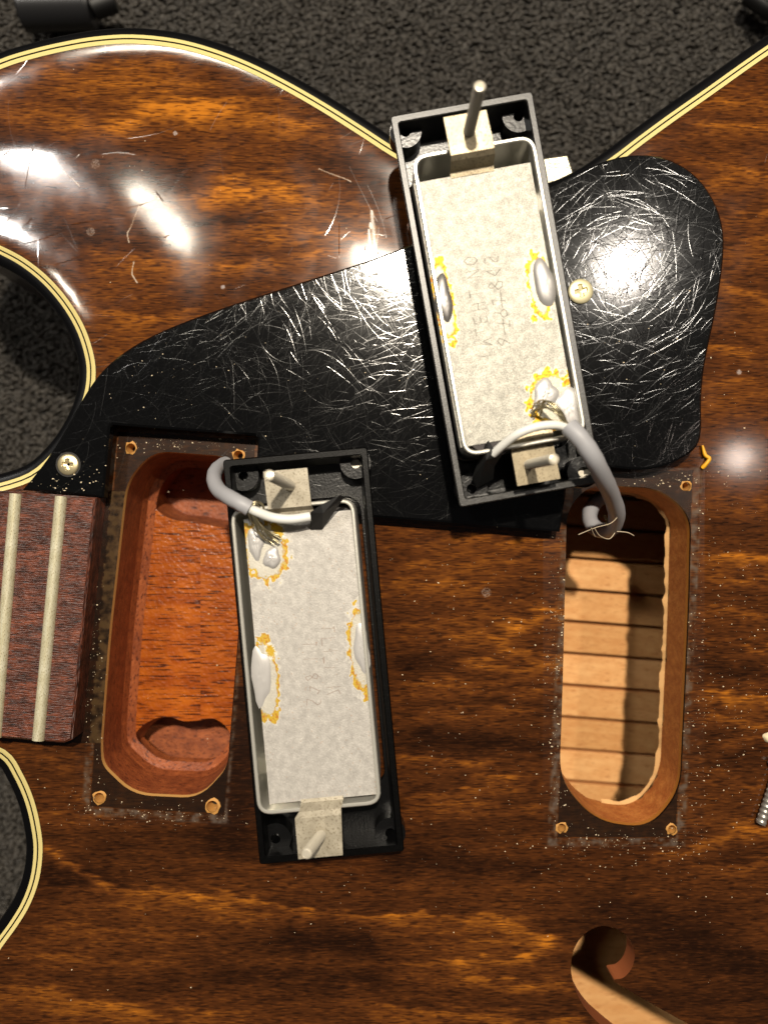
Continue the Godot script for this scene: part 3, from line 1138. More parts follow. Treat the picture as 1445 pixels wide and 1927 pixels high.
		for k in prof.size() - 1:
			m.face(bs + k * 2, bs + k * 2 + 1, bs + k * 2 + 3)
			m.face(bs + k * 2, bs + k * 2 + 3, bs + k * 2 + 2)
		for e in [[a + d * 0.3, -d], [b - d * 0.1, d]]:
			for k in prof.size() - 2:
				m.tri(e[0] + s * prof[0][0] * 0.95 + Vector3.UP * prof[0][1], e[0] + s * prof[k + 1][0] * 0.95 + Vector3.UP * prof[k + 1][1], e[0] + s * prof[k + 2][0] * 0.95 + Vector3.UP * prof[k + 2][1], e[1])
		part("fret", m, fret_mat, fo)
	m = MB.new()
	slab(m, PackedVector2Array([P2(-330, 925), P2(-40, 930), P2(-40, 1385), P2(-330, 1365)]), -22.0, -0.4, 0.2)
	part("neck", m, mah, g)

	make_pickguard(g)

func grain_bumps() -> Image:
	var w := 512
	var b := noise(w, w, 0.2, 102, 2, 10, 1)
	var im := Image.create_from_data(w, w, false, Image.FORMAT_L8, b)
	im.convert(Image.FORMAT_RGBA8)
	im.bump_map_to_normal_map(3.0)
	im.convert(Image.FORMAT_RGB8)
	return im

func bounds(p: PackedVector2Array) -> Rect2:
	var r := Rect2(p[0], Vector2.ZERO)
	for q in p:
		r = r.expand(q)
	return r

func make_pickguard(g: Node3D) -> void:
	var y := 5.0
	var edge := poly_at([42, 922, 92, 865, 132, 792, 160, 742, 184, 706, 216, 674, 266, 640, 330, 611, 420, 578, 520, 546, 600, 520, 690, 491, 765, 464, 850, 428, 940, 391, 1030, 352, 1088, 323, 1130, 304, 1172, 292, 1216, 289, 1260, 297, 1300, 319, 1334, 355, 1357, 404, 1364, 450, 1360, 500, 1352, 560, 1340, 620, 1328, 670, 1320, 725, 1319, 780, 1321, 822, 1308, 848, 1276, 866, 1232, 884, 1190, 884, 1130, 876, 1068, 868], y)
	var rest := poly_at([1064, 930, 1053, 1001, 900, 988, 720, 974, 477, 956, 486, 824, 480, 819, 212, 799, 207, 804, 195, 936, 120, 929], y)
	var out := smooth_part(edge, 3)
	for pass_no in 6:
		var was := out.duplicate()
		for k in range(1, out.size() - 1):
			out[k] = was[k] * 0.5 + (was[k - 1] + was[k + 1]) * 0.25
	out.append_array(rest)
	var m := MB.new()
	var inn := inset(out, 0.45)
	wall(m, out, 2.4, out, y - 0.4)
	wall(m, out, y - 0.4, inn, y)
	cap(m, out, 2.4, -1.0)
	var t := Geometry2D.triangulate_polygon(inn)
	var base := m.v.size()
	var gx := 40.0
	var gy := 280.0
	for p in inn:
		var px := p.x / ((EYE - y) / (PXMM * EYE)) + 722.5
		var py := p.y / ((EYE - y) / (PXMM * EYE)) + 963.5
		m.add(Vector3(p.x, y, p.y), Vector3.UP, Vector2((px - 30) / 1350.0, (py - 280) / 740.0))
	for k in range(0, t.size(), 3):
		m.face(base + t[k], base + t[k + 1], base + t[k + 2])
	var pm := mat(Color(0.03, 0.031, 0.034), 0.2, 0.0, 0.5)
	var im := scratch_normals(2048, 1122, 0.04, 0.009, 110, 9000, 0.15, 300.0, 26, 40)
	pm.normal_enabled = true
	pm.normal_texture = ImageTexture.create_from_image(im)
	pm.roughness = 1.0
	pm.roughness_texture = tex(2048, 1122, scratch_rough, Image.FORMAT_L8)
	var po := part("pickguard", m, pm, g, "scratched black plastic pickguard with a squared notch round the neck cavity")
	# screws
	var screw_mat := mat(Color(0.86, 0.80, 0.64), 0.34, 0.8)
	part("screw", screw_head(2.35), screw_mat, po).position = P(129, 874, y + 0.1) * K
	var s2 := part("screw", screw_head(2.75), mat(Color(0.88, 0.84, 0.68), 0.38, 0.5), po)
	s2.position = P(1092, 548, y + 0.3) * K
	s2.rotation.y = 0.2
	# dark countersunk seat round the first screw
	m = MB.new()
	flat_ring(m, circle_poly(Vector2.ZERO, 2.75, 28), circle_poly(Vector2.ZERO, 2.2, 28), 0.0, 1.0)
	part("screw_seat", m, mat(Color(0.10, 0.085, 0.06), 0.4), po).position = P(129, 874, y + 0.04) * K
	# the bracket that carries the pickguard's outer edge at the waist
	m = MB.new()
	var bh := -2.0
	var q := PackedVector2Array([P2(1000, 300, bh), P2(1068, 291, bh), P2(1078, 322, bh), P2(1078, 340, bh), P2(1000, 380, bh)])
	slab(m, q, bh - 1.2, bh, 0.35)
	m.quad(P(1000, 302, bh - 1.2), P(1068, 293, bh - 1.2), P(1068, 300, bh - 14), P(1000, 309, bh - 14), Vector3(0, 0, -1))
	var bt := mat(Color(0.78, 0.75, 0.66), 0.25, 0.85)
	bt.normal_enabled = true
	bt.normal_texture = ImageTexture.create_from_image(grain_bumps())
	bt.normal_scale = 0.25
	part("bracket", m, bt, po, "short bright metal bracket under the outer edge of the pickguard")

func smooth_part(p: PackedVector2Array, sub: int) -> PackedVector2Array:
	var out := PackedVector2Array()
	var n := p.size()
	for i in n - 1:
		for j in sub:
			out.append(p[i].cubic_interpolate(p[i + 1], p[maxi(i - 1, 0)], p[mini(i + 2, n - 1)], float(j) / sub))
	out.append(p[n - 1])
	return out

# a domed head with a cross recess
func screw_head(r: float) -> MB:
	var m := MB.new()
	var rings := 26
	var seg := 80
	var pos := []
	for i in rings + 1:
		var row := []
		for k in seg:
			var a := TAU * k / seg
			var rr := r * float(i) / rings
			var p := Vector2(cos(a), sin(a)) * rr
			var h := 0.55 * sqrt(maxf(0.0, 1.0 - pow(rr / r, 2.2)))
			var q := p / r
			var arm := 0.13 + 0.05 * (1.0 - q.length())
			var inx := absf(q.x) < arm and absf(q.y) < 0.52
			var iny := absf(q.y) < arm and absf(q.x) < 0.52
			if inx or iny or q.length() < 0.22:
				h -= 0.75 * (1.0 - 0.55 * q.length() / 0.52)
			row.append(Vector3(p.x, h, p.y))
		pos.append(row)
	for i in rings + 1:
		for k in seg:
			var du: Vector3 = pos[i][(k + 1) % seg] - pos[i][(k - 1 + seg) % seg]
			var dv: Vector3 = pos[mini(i + 1, rings)][k] - pos[maxi(i - 1, 0)][k]
			var no := du.cross(dv).normalized()
			if no.y < 0:
				no = -no
			if i == 0:
				no = Vector3.UP
			m.add(pos[i][k], no, Vector2(pos[i][k].x, pos[i][k].z) * 0.1)
	for i in rings:
		for k in seg:
			var a := i * seg + k
			var b := i * seg + (k + 1) % seg
			m.face(a, b, b + seg)
			m.face(a, b + seg, a + seg)
	return m

# ---------------------------------------------------------------- pickups
# everything of a pickup is measured in its own axes: x across, z along, y up; «o» is its middle on the guitar, «turn» its heading
var pk_o := Vector3.ZERO
var pk_turn := 0.0

func L(px: float, py: float, h: float) -> Vector3:
	var p := P(px, py, h) - pk_o
	return p.rotated(Vector3.UP, -pk_turn)

func L2(px: float, py: float, h: float) -> Vector2:
	var p := L(px, py, h)
	return Vector2(p.x, p.z)

var shared := {}

func pickup_materials() -> void:
	if shared.size():
		return
	shared.ring = mat(Color(0.03, 0.03, 0.032), 0.3)
	var rn := scratch_normals(512, 512, 0.5, 0.05, 120, 420, 0.3, 60.0)
	var rt := ImageTexture.create_from_image(rn)
	shared.ring.normal_enabled = true
	shared.ring.normal_texture = rt
	# worn rim: black plastic rubbed grey, with dust in the scratches
	var w := 256
	var a := noise(w, w, 0.25, 121, 3)
	var b := noise(w, w, 0.03, 122, 3)
	var d := PackedByteArray()
	d.resize(w * w * 3)
	for i in w * w:
		var t := clampf((a[i] - 110) / 110.0, 0, 1) * clampf((b[i] - 40) / 120.0, 0, 1)
		d[i * 3] = int(20 + 66 * t)
		d[i * 3 + 1] = int(20 + 62 * t)
		d[i * 3 + 2] = int(20 + 54 * t)
	shared.rim = mat(Color.WHITE, 0.38, 0.0, 0.6)
	shared.rim.albedo_texture = tex(w, w, d)
	shared.rim.normal_enabled = true
	shared.rim.normal_texture = rt
	shared.rim.uv1_scale = Vector3(2, 2, 2)
	shared.rim_dark = shared.rim.duplicate()
	shared.rim_dark.metallic_specular = 0.3
	shared.rim_dark.albedo_color = Color(0.24, 0.24, 0.26)
	shared.chrome = mat(Color(0.88, 0.87, 0.83), 0.3, 0.65)
	shared.chrome.normal_enabled = true
	shared.chrome.normal_texture = rt
	shared.chrome.normal_scale = 0.35
	shared.screw = mat(Color(0.86, 0.83, 0.76), 0.32, 0.5)
	shared.jacket = mat(Color(0.60, 0.60, 0.615), 0.5)
	shared.white = mat(Color(0.86, 0.86, 0.84), 0.4)
	shared.braid = mat(Color(0.72, 0.68, 0.56), 0.3, 0.9)
	shared.tape = mat(Color(0.05, 0.05, 0.05), 0.62)
	shared.tape.normal_enabled = true
	shared.tape.normal_texture = rt
	shared.solder = mat(Color(0.66, 0.65, 0.64), 0.46, 0.45)
	shared.solder_white = mat(Color(0.72, 0.71, 0.70), 0.42, 0.35)
	shared.bit_black = mat(Color(0.012, 0.012, 0.012), 0.8)

# mottled nickel, flux stains and the scratched-in writing; px_map turns a photograph pixel into a texel
func plate_texture(sd: int, lo: Color, hi: Color, o: Vector2, u: Vector2, v: Vector2, stains: Array, lines: Array, ink: Color, ink_amt: float, spots: int, grit: float, yellow: Color, amber: Color, pools: Array) -> ImageTexture:
	var w := 440
	var h := 1000
	var n1 := noise(w, h, 0.19, sd, 2)
	var n2 := noise(w, h, 0.022, sd + 1, 4)
	var n3 := noise(w, h, 0.07, sd + 2, 3)
	var n4 := noise(w, h, 0.09, sd + 3, 3)
	var n5 := noise(w, h, 0.025, sd + 4, 2)
	var d := PackedByteArray()
	d.resize(w * h * 3)
	for i in w * h:
		var t := clampf(((n1[i] - 128) * grit + (n2[i] - 128) * 0.4 + (n3[i] - 128) * 0.22) / 128.0 * 0.8 + 0.5, 0, 1)
		var c := lo.lerp(hi, t)
		d[i * 3] = int(c.r * 255)
		d[i * 3 + 1] = int(c.g * 255)
		d[i * 3 + 2] = int(c.b * 255)
	var im := Image.create_from_data(w, h, false, Image.FORMAT_RGB8, d)
	var det := u.x * v.y - u.y * v.x
	var to_tex := func(p: Vector2) -> Vector2:
		var q := p - o
		return Vector2((q.x * v.y - q.y * v.x) / det * w, (u.x * q.y - u.y * q.x) / det * h)
	# pale worm-like marks left by flux and handling
	rng.seed = sd + 9
	for s in spots:
		var p := Vector2(rng.randf() * w, rng.randf() * h)
		var ang := rng.randf() * TAU
		var bend := rng.randfn(0, 0.16)
		for j in rng.randi_range(4, 26):
			p += Vector2.from_angle(ang)
			ang += bend
			if p.x > 1 and p.y > 1 and p.x < w - 2 and p.y < h - 2:
				im.set_pixel(int(p.x), int(p.y), im.get_pixel(int(p.x), int(p.y)).lerp(Color(0.90, 0.885, 0.85), 0.36))
	for s in spots / 10:
		var p := Vector2(rng.randf() * w, rng.randf() * h)
		var rr := rng.randf_range(1.0, 3.0)
		for k in 14:
			var q := p + Vector2.from_angle(rng.randf() * TAU) * rr * rng.randf()
			if q.x > 0 and q.y > 0 and q.x < w and q.y < h:
				im.set_pixel(int(q.x), int(q.y), im.get_pixel(int(q.x), int(q.y)).lerp(Color(0.62, 0.38, 0.22), 0.35))
	# pools of flux round the solder: pale inside, amber towards an uneven rim. [x, y, half width, half height, lean]
	for s in pools:
		var c: Vector2 = to_tex.call(Vector2(s[0], s[1]))
		var rx: float = s[2] * w / u.length()
		var ry: float = s[3] * h / v.length()
		for y in range(maxi(0, int(c.y - ry * 1.7)), mini(h - 1, int(c.y + ry * 1.7)) + 1):
			for x in range(maxi(0, int(c.x - rx * 1.8)), mini(w - 1, int(c.x + rx * 1.8)) + 1):
				var i := y * w + x
				var q := Vector2(x - c.x, y - c.y).rotated(s[4])
				var rho := Vector2(q.x / rx, q.y / ry).length() + (n4[i] - 128) / 128.0 * 0.03 + (n5[i] - 128) / 128.0 * 0.30
				if rho > 1.14:
					continue
				var was := im.get_pixel(x, y)
				var thick := clampf(0.24 - (n5[i] - 128) / 128.0 * 0.3 + (n2[i] - 128) / 128.0 * 0.15, 0.08, 0.45)
				if rho > 1.0:
					was = was.lerp(Color(0.88, 0.87, 0.82), 0.5 * (1.0 - (rho - 1.0) / 0.14))
				elif rho > 1.0 - thick:
					var f := (1.0 - rho) / thick
					var tint := yellow.lerp(amber, clampf((n3[i] - 120) / 70.0 + 0.5 * f - 0.2, 0, 1))
					was = was.lerp(tint, clampf(minf(f * 8.0, (1.0 - f) * 2.6), 0, 0.88))
				else:
					was = was.lerp(Color(0.80, 0.78, 0.70), 0.45)
				im.set_pixel(x, y, was)
	# amber flux: strokes of [x0, y0, x1, y1, half width]
	for s in stains:
		var a: Vector2 = to_tex.call(Vector2(s[0], s[1]))
		var b: Vector2 = to_tex.call(Vector2(s[2], s[3]))
		var r: float = 1.15 * s[4] * w / u.length()
		for y in range(maxi(0, int(minf(a.y, b.y) - r * 2)), mini(h - 1, int(maxf(a.y, b.y) + r * 2)) + 1):
			for x in range(maxi(0, int(minf(a.x, b.x) - r * 2)), mini(w - 1, int(maxf(a.x, b.x) + r * 2)) + 1):
				var p := Vector2(x, y)
				var i := y * w + x
				var dd := p.distance_to(Geometry2D.get_closest_point_to_segment(p, a, b)) / r + (n4[i] - 128) / 128.0 * 0.55
				var c := im.get_pixel(x, y)
				if dd < 1.15:
					var deep := clampf((n2[i] - 145) / 60.0 + (n3[i] - 128) / 110.0, 0, 1)
					im.set_pixel(x, y, c.lerp(yellow.lerp(amber, deep), clampf((1.15 - dd) * 2.2, 0, 0.9)))
				elif dd < 1.5:
					im.set_pixel(x, y, c.lerp(Color(0.93, 0.92, 0.86), 0.55))
	for s in lines:
		for k in range(0, s.size() - 2, 2):
			var a: Vector2 = to_tex.call(Vector2(s[k], s[k + 1]))
			var b: Vector2 = to_tex.call(Vector2(s[k + 2], s[k + 3]))
			for j in int(a.distance_to(b) * 1.4) + 2:
				var p := a.lerp(b, j / (a.distance_to(b) * 1.4 + 1.0))
				if p.x > 1 and p.y > 1 and p.x < w - 2 and p.y < h - 2:
					for e in [Vector2.ZERO, Vector2(1, 0), Vector2(2, 0), Vector2(-1, 0)]:
						var x := int(p.x + e.x)
						var y := int(p.y)
						im.set_pixel(x, y, im.get_pixel(x, y).lerp(ink, ink_amt * rng.randf_range(0.5, 1.0)))
	return ImageTexture.create_from_image(im)

# rim and floor of the mounting ring, lying face down
func mount_ring(root: Node3D, w: float, l: float, y: float, cover: PackedVector2Array, bosses: Array, through: Array, rim_mat: Material) -> void:
	var outer := round_corners(rect_poly(w, l), 0.8, 3)
	var inner := round_corners(rect_poly(w - 2.9, l - 3.1), 0.6, 3)
	var inner_low := round_corners(rect_poly(w - 4.4, l - 4.8), 0.6, 3)
	var outer_low := round_corners(rect_poly(w - 1.6, l - 1.6), 0.8, 3)
	var m := MB.new()
	wall(m, outer_low, y - 9.0, outer, y - 0.25)
	wall(m, inner_low, y - 7.5, inner, y - 0.25, -1.0, 0.05)
	var ro := part("mounting_ring", m, shared.ring, root)
	m = MB.new()
	var o2 := inset(outer, 0.25)
	var i2 := inset(inner, -0.2)
	wall(m, outer, y - 0.25, o2, y)
	flat_ring(m, o2, i2, y, 1.0)
	wall(m, inner, y - 0.25, i2, y, -1.0)
	part("rim", m, rim_mat, ro)
	# floor, open where the cover sits
	m = MB.new()
	var hole := inset(cover, -0.9)
	var half := [PackedVector2Array([Vector2(-w / 2 + 1, -l / 2 + 1), Vector2(w / 2 - 1, -l / 2 + 1), Vector2(w / 2 - 1, 0), Vector2(-w / 2 + 1, 0)]), PackedVector2Array([Vector2(-w / 2 + 1, 0), Vector2(w / 2 - 1, 0), Vector2(w / 2 - 1, l / 2 - 1), Vector2(-w / 2 + 1, l / 2 - 1)])]
	for hf in half:
		for f in Geometry2D.clip_polygons(hf, hole):
			cap(m, f, y - 7.4, 1.0)
			cap(m, f, y - 9.0, -1.0)
	wall(m, hole, y - 9.0, hole, y - 7.4, -1.0)
	part("ring_floor", m, shared.ring, ro)
	for k in bosses.size():
		var c: Vector2 = bosses[k]
		m = MB.new()
		var a := circle_poly(c, 3.3, 28)
		var b := circle_poly(c, 1.05, 28)
		wall(m, a, y - 7.4, a, y - 3.4)
		flat_ring(m, a, b, y - 3.4, 1.0)
		wall(m, b, y - 8.6, b, y - 3.4, -1.0)
		part("screw_boss", m, shared.ring, ro)
		if through[k]:
			m = MB.new()
			cap(m, circle_poly(c, 1.05, 20), y - 8.6, 1.0)
			part("hole_bottom", m, shared.bit_black, ro)
		else:
			m = MB.new()
			cap(m, circle_poly(c, 1.0, 20), y - 5.0, 1.0)
			part("hole_bottom", m, shared.screw, ro)

# open side of the metal cover
func metal_cover(root: Node3D, poly: PackedVector2Array, y0: float, y1: float) -> void:
	var m := MB.new()
	var inn := inset(poly, 0.75)
	var o2 := inset(poly, 0.2)
	var i2 := inset(poly, 0.55)
	wall(m, inset(poly, 0.8), y0, poly, y0 + 1.0)
	wall(m, poly, y0 + 1.0, poly, y1 - 0.2)
	wall(m, poly, y1 - 0.2, o2, y1)
	flat_ring(m, o2, i2, y1, 1.0)
	wall(m, inn, y1 - 0.2, i2, y1, -1.0)
	wall(m, inn, y0 + 1.5, inn, y1 - 0.2, -1.0)
	cap(m, inset(poly, 0.8), y0, -1.0)
	cap(m, inn, y0 + 4.0, 1.0)
	part("metal_cover", m, shared.chrome, root)

# strip bent out of the plate's end: stations [z, y], width and middle x per station
func bent_tab(m: MB, st: Array, thick := 0.8) -> void:
	for k in st.size() - 1:
		var a: Array = st[k]
		var b: Array = st[k + 1]
		var up := Vector3(0, absf(b[0] - a[0]), -(b[1] - a[1]) * signf(b[0] - a[0])).normalized()
		var p := [Vector3(a[2] - a[3] / 2, a[1], a[0]), Vector3(a[2] + a[3] / 2, a[1], a[0]), Vector3(b[2] + b[3] / 2, b[1], b[0]), Vector3(b[2] - b[3] / 2, b[1], b[0])]
		m.quad(p[0], p[1], p[2], p[3], up, Color.WHITE, 0.04)
		var dn := Vector3(0, -thick, 0)
		m.quad(p[0] + dn, p[1] + dn, p[2] + dn, p[3] + dn, -up)
		m.quad(p[0], p[3], p[3] + dn, p[0] + dn, Vector3.LEFT)
		m.quad(p[1], p[2], p[2] + dn, p[1] + dn, Vector3.RIGHT)
	var e: Array = st[st.size() - 1]
	var f: Array = st[st.size() - 2]
	m.quad(Vector3(e[2] - e[3] / 2, e[1], e[0]), Vector3(e[2] + e[3] / 2, e[1], e[0]), Vector3(e[2] + e[3] / 2, e[1] - thick, e[0]), Vector3(e[2] - e[3] / 2, e[1] - thick, e[0]), Vector3(0, 0, signf(e[0] - f[0])))

func plate(root: Node3D, tl: Vector3, w: float, l: float, y: float, tx: Texture2D, metal: float, rough: float) -> MeshInstance3D:
	var m := MB.new()
	var a := Vector2(tl.x, tl.z)
	var nx := 12
	var nz := 26
	rng.seed = 130
	var base := m.v.size()
	for j in nz + 1:
		for i in nx + 1:
			var u := float(i) / nx
			var v := float(j) / nz
			# a slightly dished sheet
			var yy := y - 0.25 * sin(u * PI) * sin(v * PI) + 0.05 * sin(u * 9 + v * 14)
			var no := Vector3(0.25 * PI / w * cos(u * PI) * sin(v * PI) - 0.02 * cos(u * 9 + v * 14), 1, 0.25 * PI / l * sin(u * PI) * cos(v * PI) - 0.01 * cos(u * 9 + v * 14)).normalized()
			m.add(Vector3(a.x + u * w, yy, a.y + v * l), no, Vector2(u, v))
	for j in nz:
		for i in nx:
			var k := base + j * (nx + 1) + i
			m.face(k, k + 1, k + nx + 2)
			m.face(k, k + nx + 2, k + nx + 1)
	var r := PackedVector2Array([a, a + Vector2(w, 0), a + Vector2(w, l), a + Vector2(0, l)])
	wall(m, r, y - 0.9, r, y - 0.02)
	var pm := mat(Color.WHITE, rough, metal)
	pm.albedo_texture = tx
	var f := FastNoiseLite.new()
	f.seed = 131
	f.frequency = 0.12
	f.fractal_octaves = 3
	if not shared.has("plate_bumps"):
		var im := f.get_image(440, 1000, false, false, true)
		im.convert(Image.FORMAT_RGBA8)
		im.bump_map_to_normal_map(0.5)
		im.convert(Image.FORMAT_RGB8)
		shared.plate_bumps = ImageTexture.create_from_image(im)
	pm.normal_enabled = true
	pm.normal_texture = shared.plate_bumps
	return part("base_plate", m, pm, root)

func cable(root: Node3D, pts: Array, r: float) -> MeshInstance3D:
	var m := MB.new()
	var path := smooth_path(pts, 8)
	var rr := PackedFloat32Array()
	for k in path.size():
		rr.append(r * (1.0 + 0.035 * sin(k * 0.9) * sin(k * 0.37 + 1.0) + rng.randf_range(-0.012, 0.012)))
	tube(m, path, rr, 18, 0.012)
	return part("cable", m, shared.jacket, root)

func strands(root: Node3D, pts: Array, n: int, spread: float, r: float) -> void:
	var m := MB.new()
	for k in n:
		var q := []
		var ph := rng.randf() * TAU
		for i in pts.size():
			var f := float(i) / (pts.size() - 1)
			var o := Vector3(cos(ph + f * 2.0), rng.randf_range(0.2, 1.0), sin(ph + f * 2.0)) * spread * (0.5 + f)
			q.append(pts[i] + o)
		tube(m, smooth_path(q, 6), r, 6)
	part("shield_braid", m, shared.braid, root)

# creased scrap of tape: points round a ridge
func tape_scrap(root: Node3D, ring: Array, ridge: Vector3) -> void:
	var m := MB.new()
	for k in ring.size():
		var a: Vector3 = ring[k]
		var b: Vector3 = ring[(k + 1) % ring.size()]
		m.tri(a, b, ridge, Vector3.UP, Color.WHITE, 0.09)
		var dn := Vector3(0, -0.5, 0)
		m.quad(a, b, b + dn, a + dn, (a + b) / 2 - ridge)
	part("insulating_tape", m, shared.tape, root)

func make_upper_pickup() -> void:
	pickup_materials()
	pk_o = P(933, 563, 18.0)
	pk_o.y = 5.0
	pk_turn = deg_to_rad(10.1)
	var root := thing("guitar_pickup", "upturned pickup lying across the black pickguard, its cable leading into the bridge cavity", "pickup", pk_o, pk_turn, "pickups taken out of the guitar")
	var yr := 13.0     # heights above the pickguard
	var yc := 19.5
	var yp := 18.2
	var H := 5.0
	var cc := L2(939, 556, H + yc)
	var cover := round_corners(rect_poly(24.2, 59.3, cc), 3.2, 6)
	var bosses := []
	for b in [[763, 248], [975, 219], [887, 920], [1097, 888]]:
		bosses.append(L2(b[0], b[1], H + yr - 3.4))
	mount_ring(root, 29.3, 80.6, yr, cover, bosses, [true, true, true, false], shared.rim)
	metal_cover(root, cover, 0.0, yc)
	var o := Vector2(778, 345)
	var u := Vector2(222, -30)
	var v := Vector2(92, 490)
	var stains := [[1008, 601, 1009, 603, 5], [1066, 726, 1084, 714, 4], [1012, 772, 1018, 792, 3]]
	var pools := [[1018, 542, 22, 62, 0.0], [836, 565, 20, 84, 0.0], [1044, 752, 48, 54, 0.0]]
	# what someone scratched into the plate, reading upwards
	var writing := [
		[908, 669, 934, 666], [905, 645, 930, 648], [930, 648, 912, 641, 928, 634], [898, 624, 914, 622], [897, 617, 899, 631],
		[892, 596, 896, 608, 908, 606, 906, 596], [908, 606, 920, 604, 918, 593], [892, 584, 916, 580], [889, 573, 913, 568], [902, 582, 902, 570], [886, 554, 911, 551], [885, 548, 887, 560],
		[881, 524, 906, 520], [881, 524, 902, 510], [878, 513, 902, 508], [874, 492, 882, 498, 894, 498, 900, 490, 894, 485, 882, 485, 874, 492],
		[940, 643, 948, 650, 952, 640, 942, 636, 940, 643], [952, 640, 962, 646, 970, 645], [938, 608, 964, 611], [962, 603, 962, 616], [933, 588, 944, 590, 950, 582, 956, 586, 958, 594, 950, 598, 944, 590],
		[928, 565, 954, 567], [928, 565, 932, 575], [921, 540, 927, 544, 934, 540, 940, 546, 948, 540, 948, 532, 940, 530, 934, 540, 927, 533, 921, 540], [918, 512, 934, 520, 944, 508, 918, 512], [930, 506, 946, 506], [914, 497, 914, 488, 924, 486, 930, 494, 938, 495, 940, 484],
		[944, 548, 948, 580], [949, 600, 953, 630]]
	var tx := plate_texture(140, Color(0.47, 0.462, 0.435), Color(0.71, 0.70, 0.66), o, u, v, stains, writing, Color(0.24, 0.22, 0.19), 0.5, 420, 0.9, Color(0.84, 0.66, 0.07), Color(0.70, 0.40, 0.02), pools)
	var a := L(778, 345, H + yp)
	var c := L(1086, 803, H + yp)
	var pw := c.x - a.x
	var pl := c.z - a.z
	plate(root, a, pw, pl, yp, tx, 0.55, 0.54)
	# tabs at both ends
	var tm := mat(Color(0.74, 0.70, 0.62), 0.42, 0.55)
	tm.albedo_texture = speckle()
	tm.normal_enabled = true
	tm.normal_texture = shared.plate_bumps
	var tx0 := L(887, 318, H + yp).x
	var m := MB.new()
	bent_tab(m, [[a.z + 0.4, yp + 0.1, tx0, 8.6], [a.z - 0.6, yp + 0.3, tx0, 8.6], [a.z - 1.4, yp + 3.4, tx0, 8.6], [a.z - 2.2, yp + 4.2, tx0, 8.4], [a.z - 9.4, yp + 4.5, tx0 - 0.3, 8.2]])
	part("bracket", m, tm, root)
	var tx1 := L(1003, 840, H + yp).x
	m = MB.new()
	bent_tab(m, [[c.z - 0.5, yp + 0.1, tx1, 8.4], [c.z + 0.6, yp + 0.2, tx1, 8.4], [c.z + 2.0, yp - 1.0, tx1, 8.4], [c.z + 9.4, yp - 1.2, tx1 + 0.1, 8.6]])
	part("bracket", m, tm, root)
	# height screws
	m = MB.new()
	threaded(m, L(879, 262, H + yp + 2), L(903, 161, 40.0), 1.12, 0.55)
	part("height_screw", m, shared.screw, root)
	m = MB.new()
	threaded(m, L(990, 875, H + yp - 3), L(1042, 864, 38.0), 1.0, 0.5)
	part("height_screw", m, shared.screw, root)
	# solder
	rng.seed = 150
	m = MB.new()
	lump(m, blob_poly(L2(1024, 532, H + yp), 2.0, 4.9, -0.05, 0.08), yp, 0.75, 0.04)
	part("solder_joint", m, shared.solder, root)
	m = MB.new()
	lump(m, blob_poly(L2(834, 562, H + yp), 1.7, 4.8, 0.05, 0.14), yp, 0.7, 0.06)
	part("solder_joint", m, mat(Color(0.5, 0.49, 0.48), 0.4, 0.6), root)
	m = MB.new()
	lump(m, blob_poly(L2(1026, 742, H + yp), 2.4, 3.0, 0.3, 0.2), yp, 0.5, 0.12)
	lump(m, blob_poly(L2(1070, 766, H + yp), 2.4, 4.0, 0.1, 0.18), yp, 0.5, 0.12)
	part("solder_joint", m, shared.solder_white, root)
	# cable
	cable(root, [L(1070, 803, 27), L(1092, 826, 28), L(1116, 862, 27), L(1135, 900, 22), L(1151, 935, 14), L(1160, 968, 6), L(1151, 993, -1), L(1130, 998, -6), L(1112, 985, -9), L(1110, 962, -13), L(1126, 940, -18), L(1150, 930, -21)], 1.82)
	m = MB.new()
	tube(m, smooth_path([L(1068, 806, 27), L(1045, 800, 28), L(1010, 803, 28.5), L(975, 816, 28), L(948, 836, 26), L(928, 854, 24)], 6), 0.85, 10)
	part("inner_wire", m, shared.white, root)
	rng.seed = 151
	strands(root, [L(1066, 802, 27), L(1052, 778, 28), L(1030, 762, 27.5), L(1012, 764, 25), L(1008, 776, 23.6)], 16, 0.7, 0.14)
	tape_scrap(root, [L(919, 829, 24), L(930, 846, 25), L(944, 856, 24), L(930, 878, 21), L(928, 902, 17), L(898, 918, 16.5), L(888, 900, 17), L(900, 866, 20), L(908, 840, 22.5)], L(914, 866, 24.5))
	m = MB.new()
	slab(m, PackedVector2Array([L2(882, 834, H + yp), L2(940, 824, H + yp), L2(942, 838, H + yp), L2(960, 846, H + yp), L2(930, 866, H + yp), L2(896, 846, H + yp)]), yp - 1.5, yp - 0.2, 0.1)
	part("insulating_paper", m, mat(Color(0.13, 0.10, 0.09), 0.6), root)

func speckle() -> ImageTexture:
	if not shared.has("speckle"):
		shared.speckle = grain_tex(256, 256, Color(0.72, 0.70, 0.65), Color(0.88, 0.86, 0.81), Color(0.60, 0.57, 0.51), 160, 1, 170)
	return shared.speckle

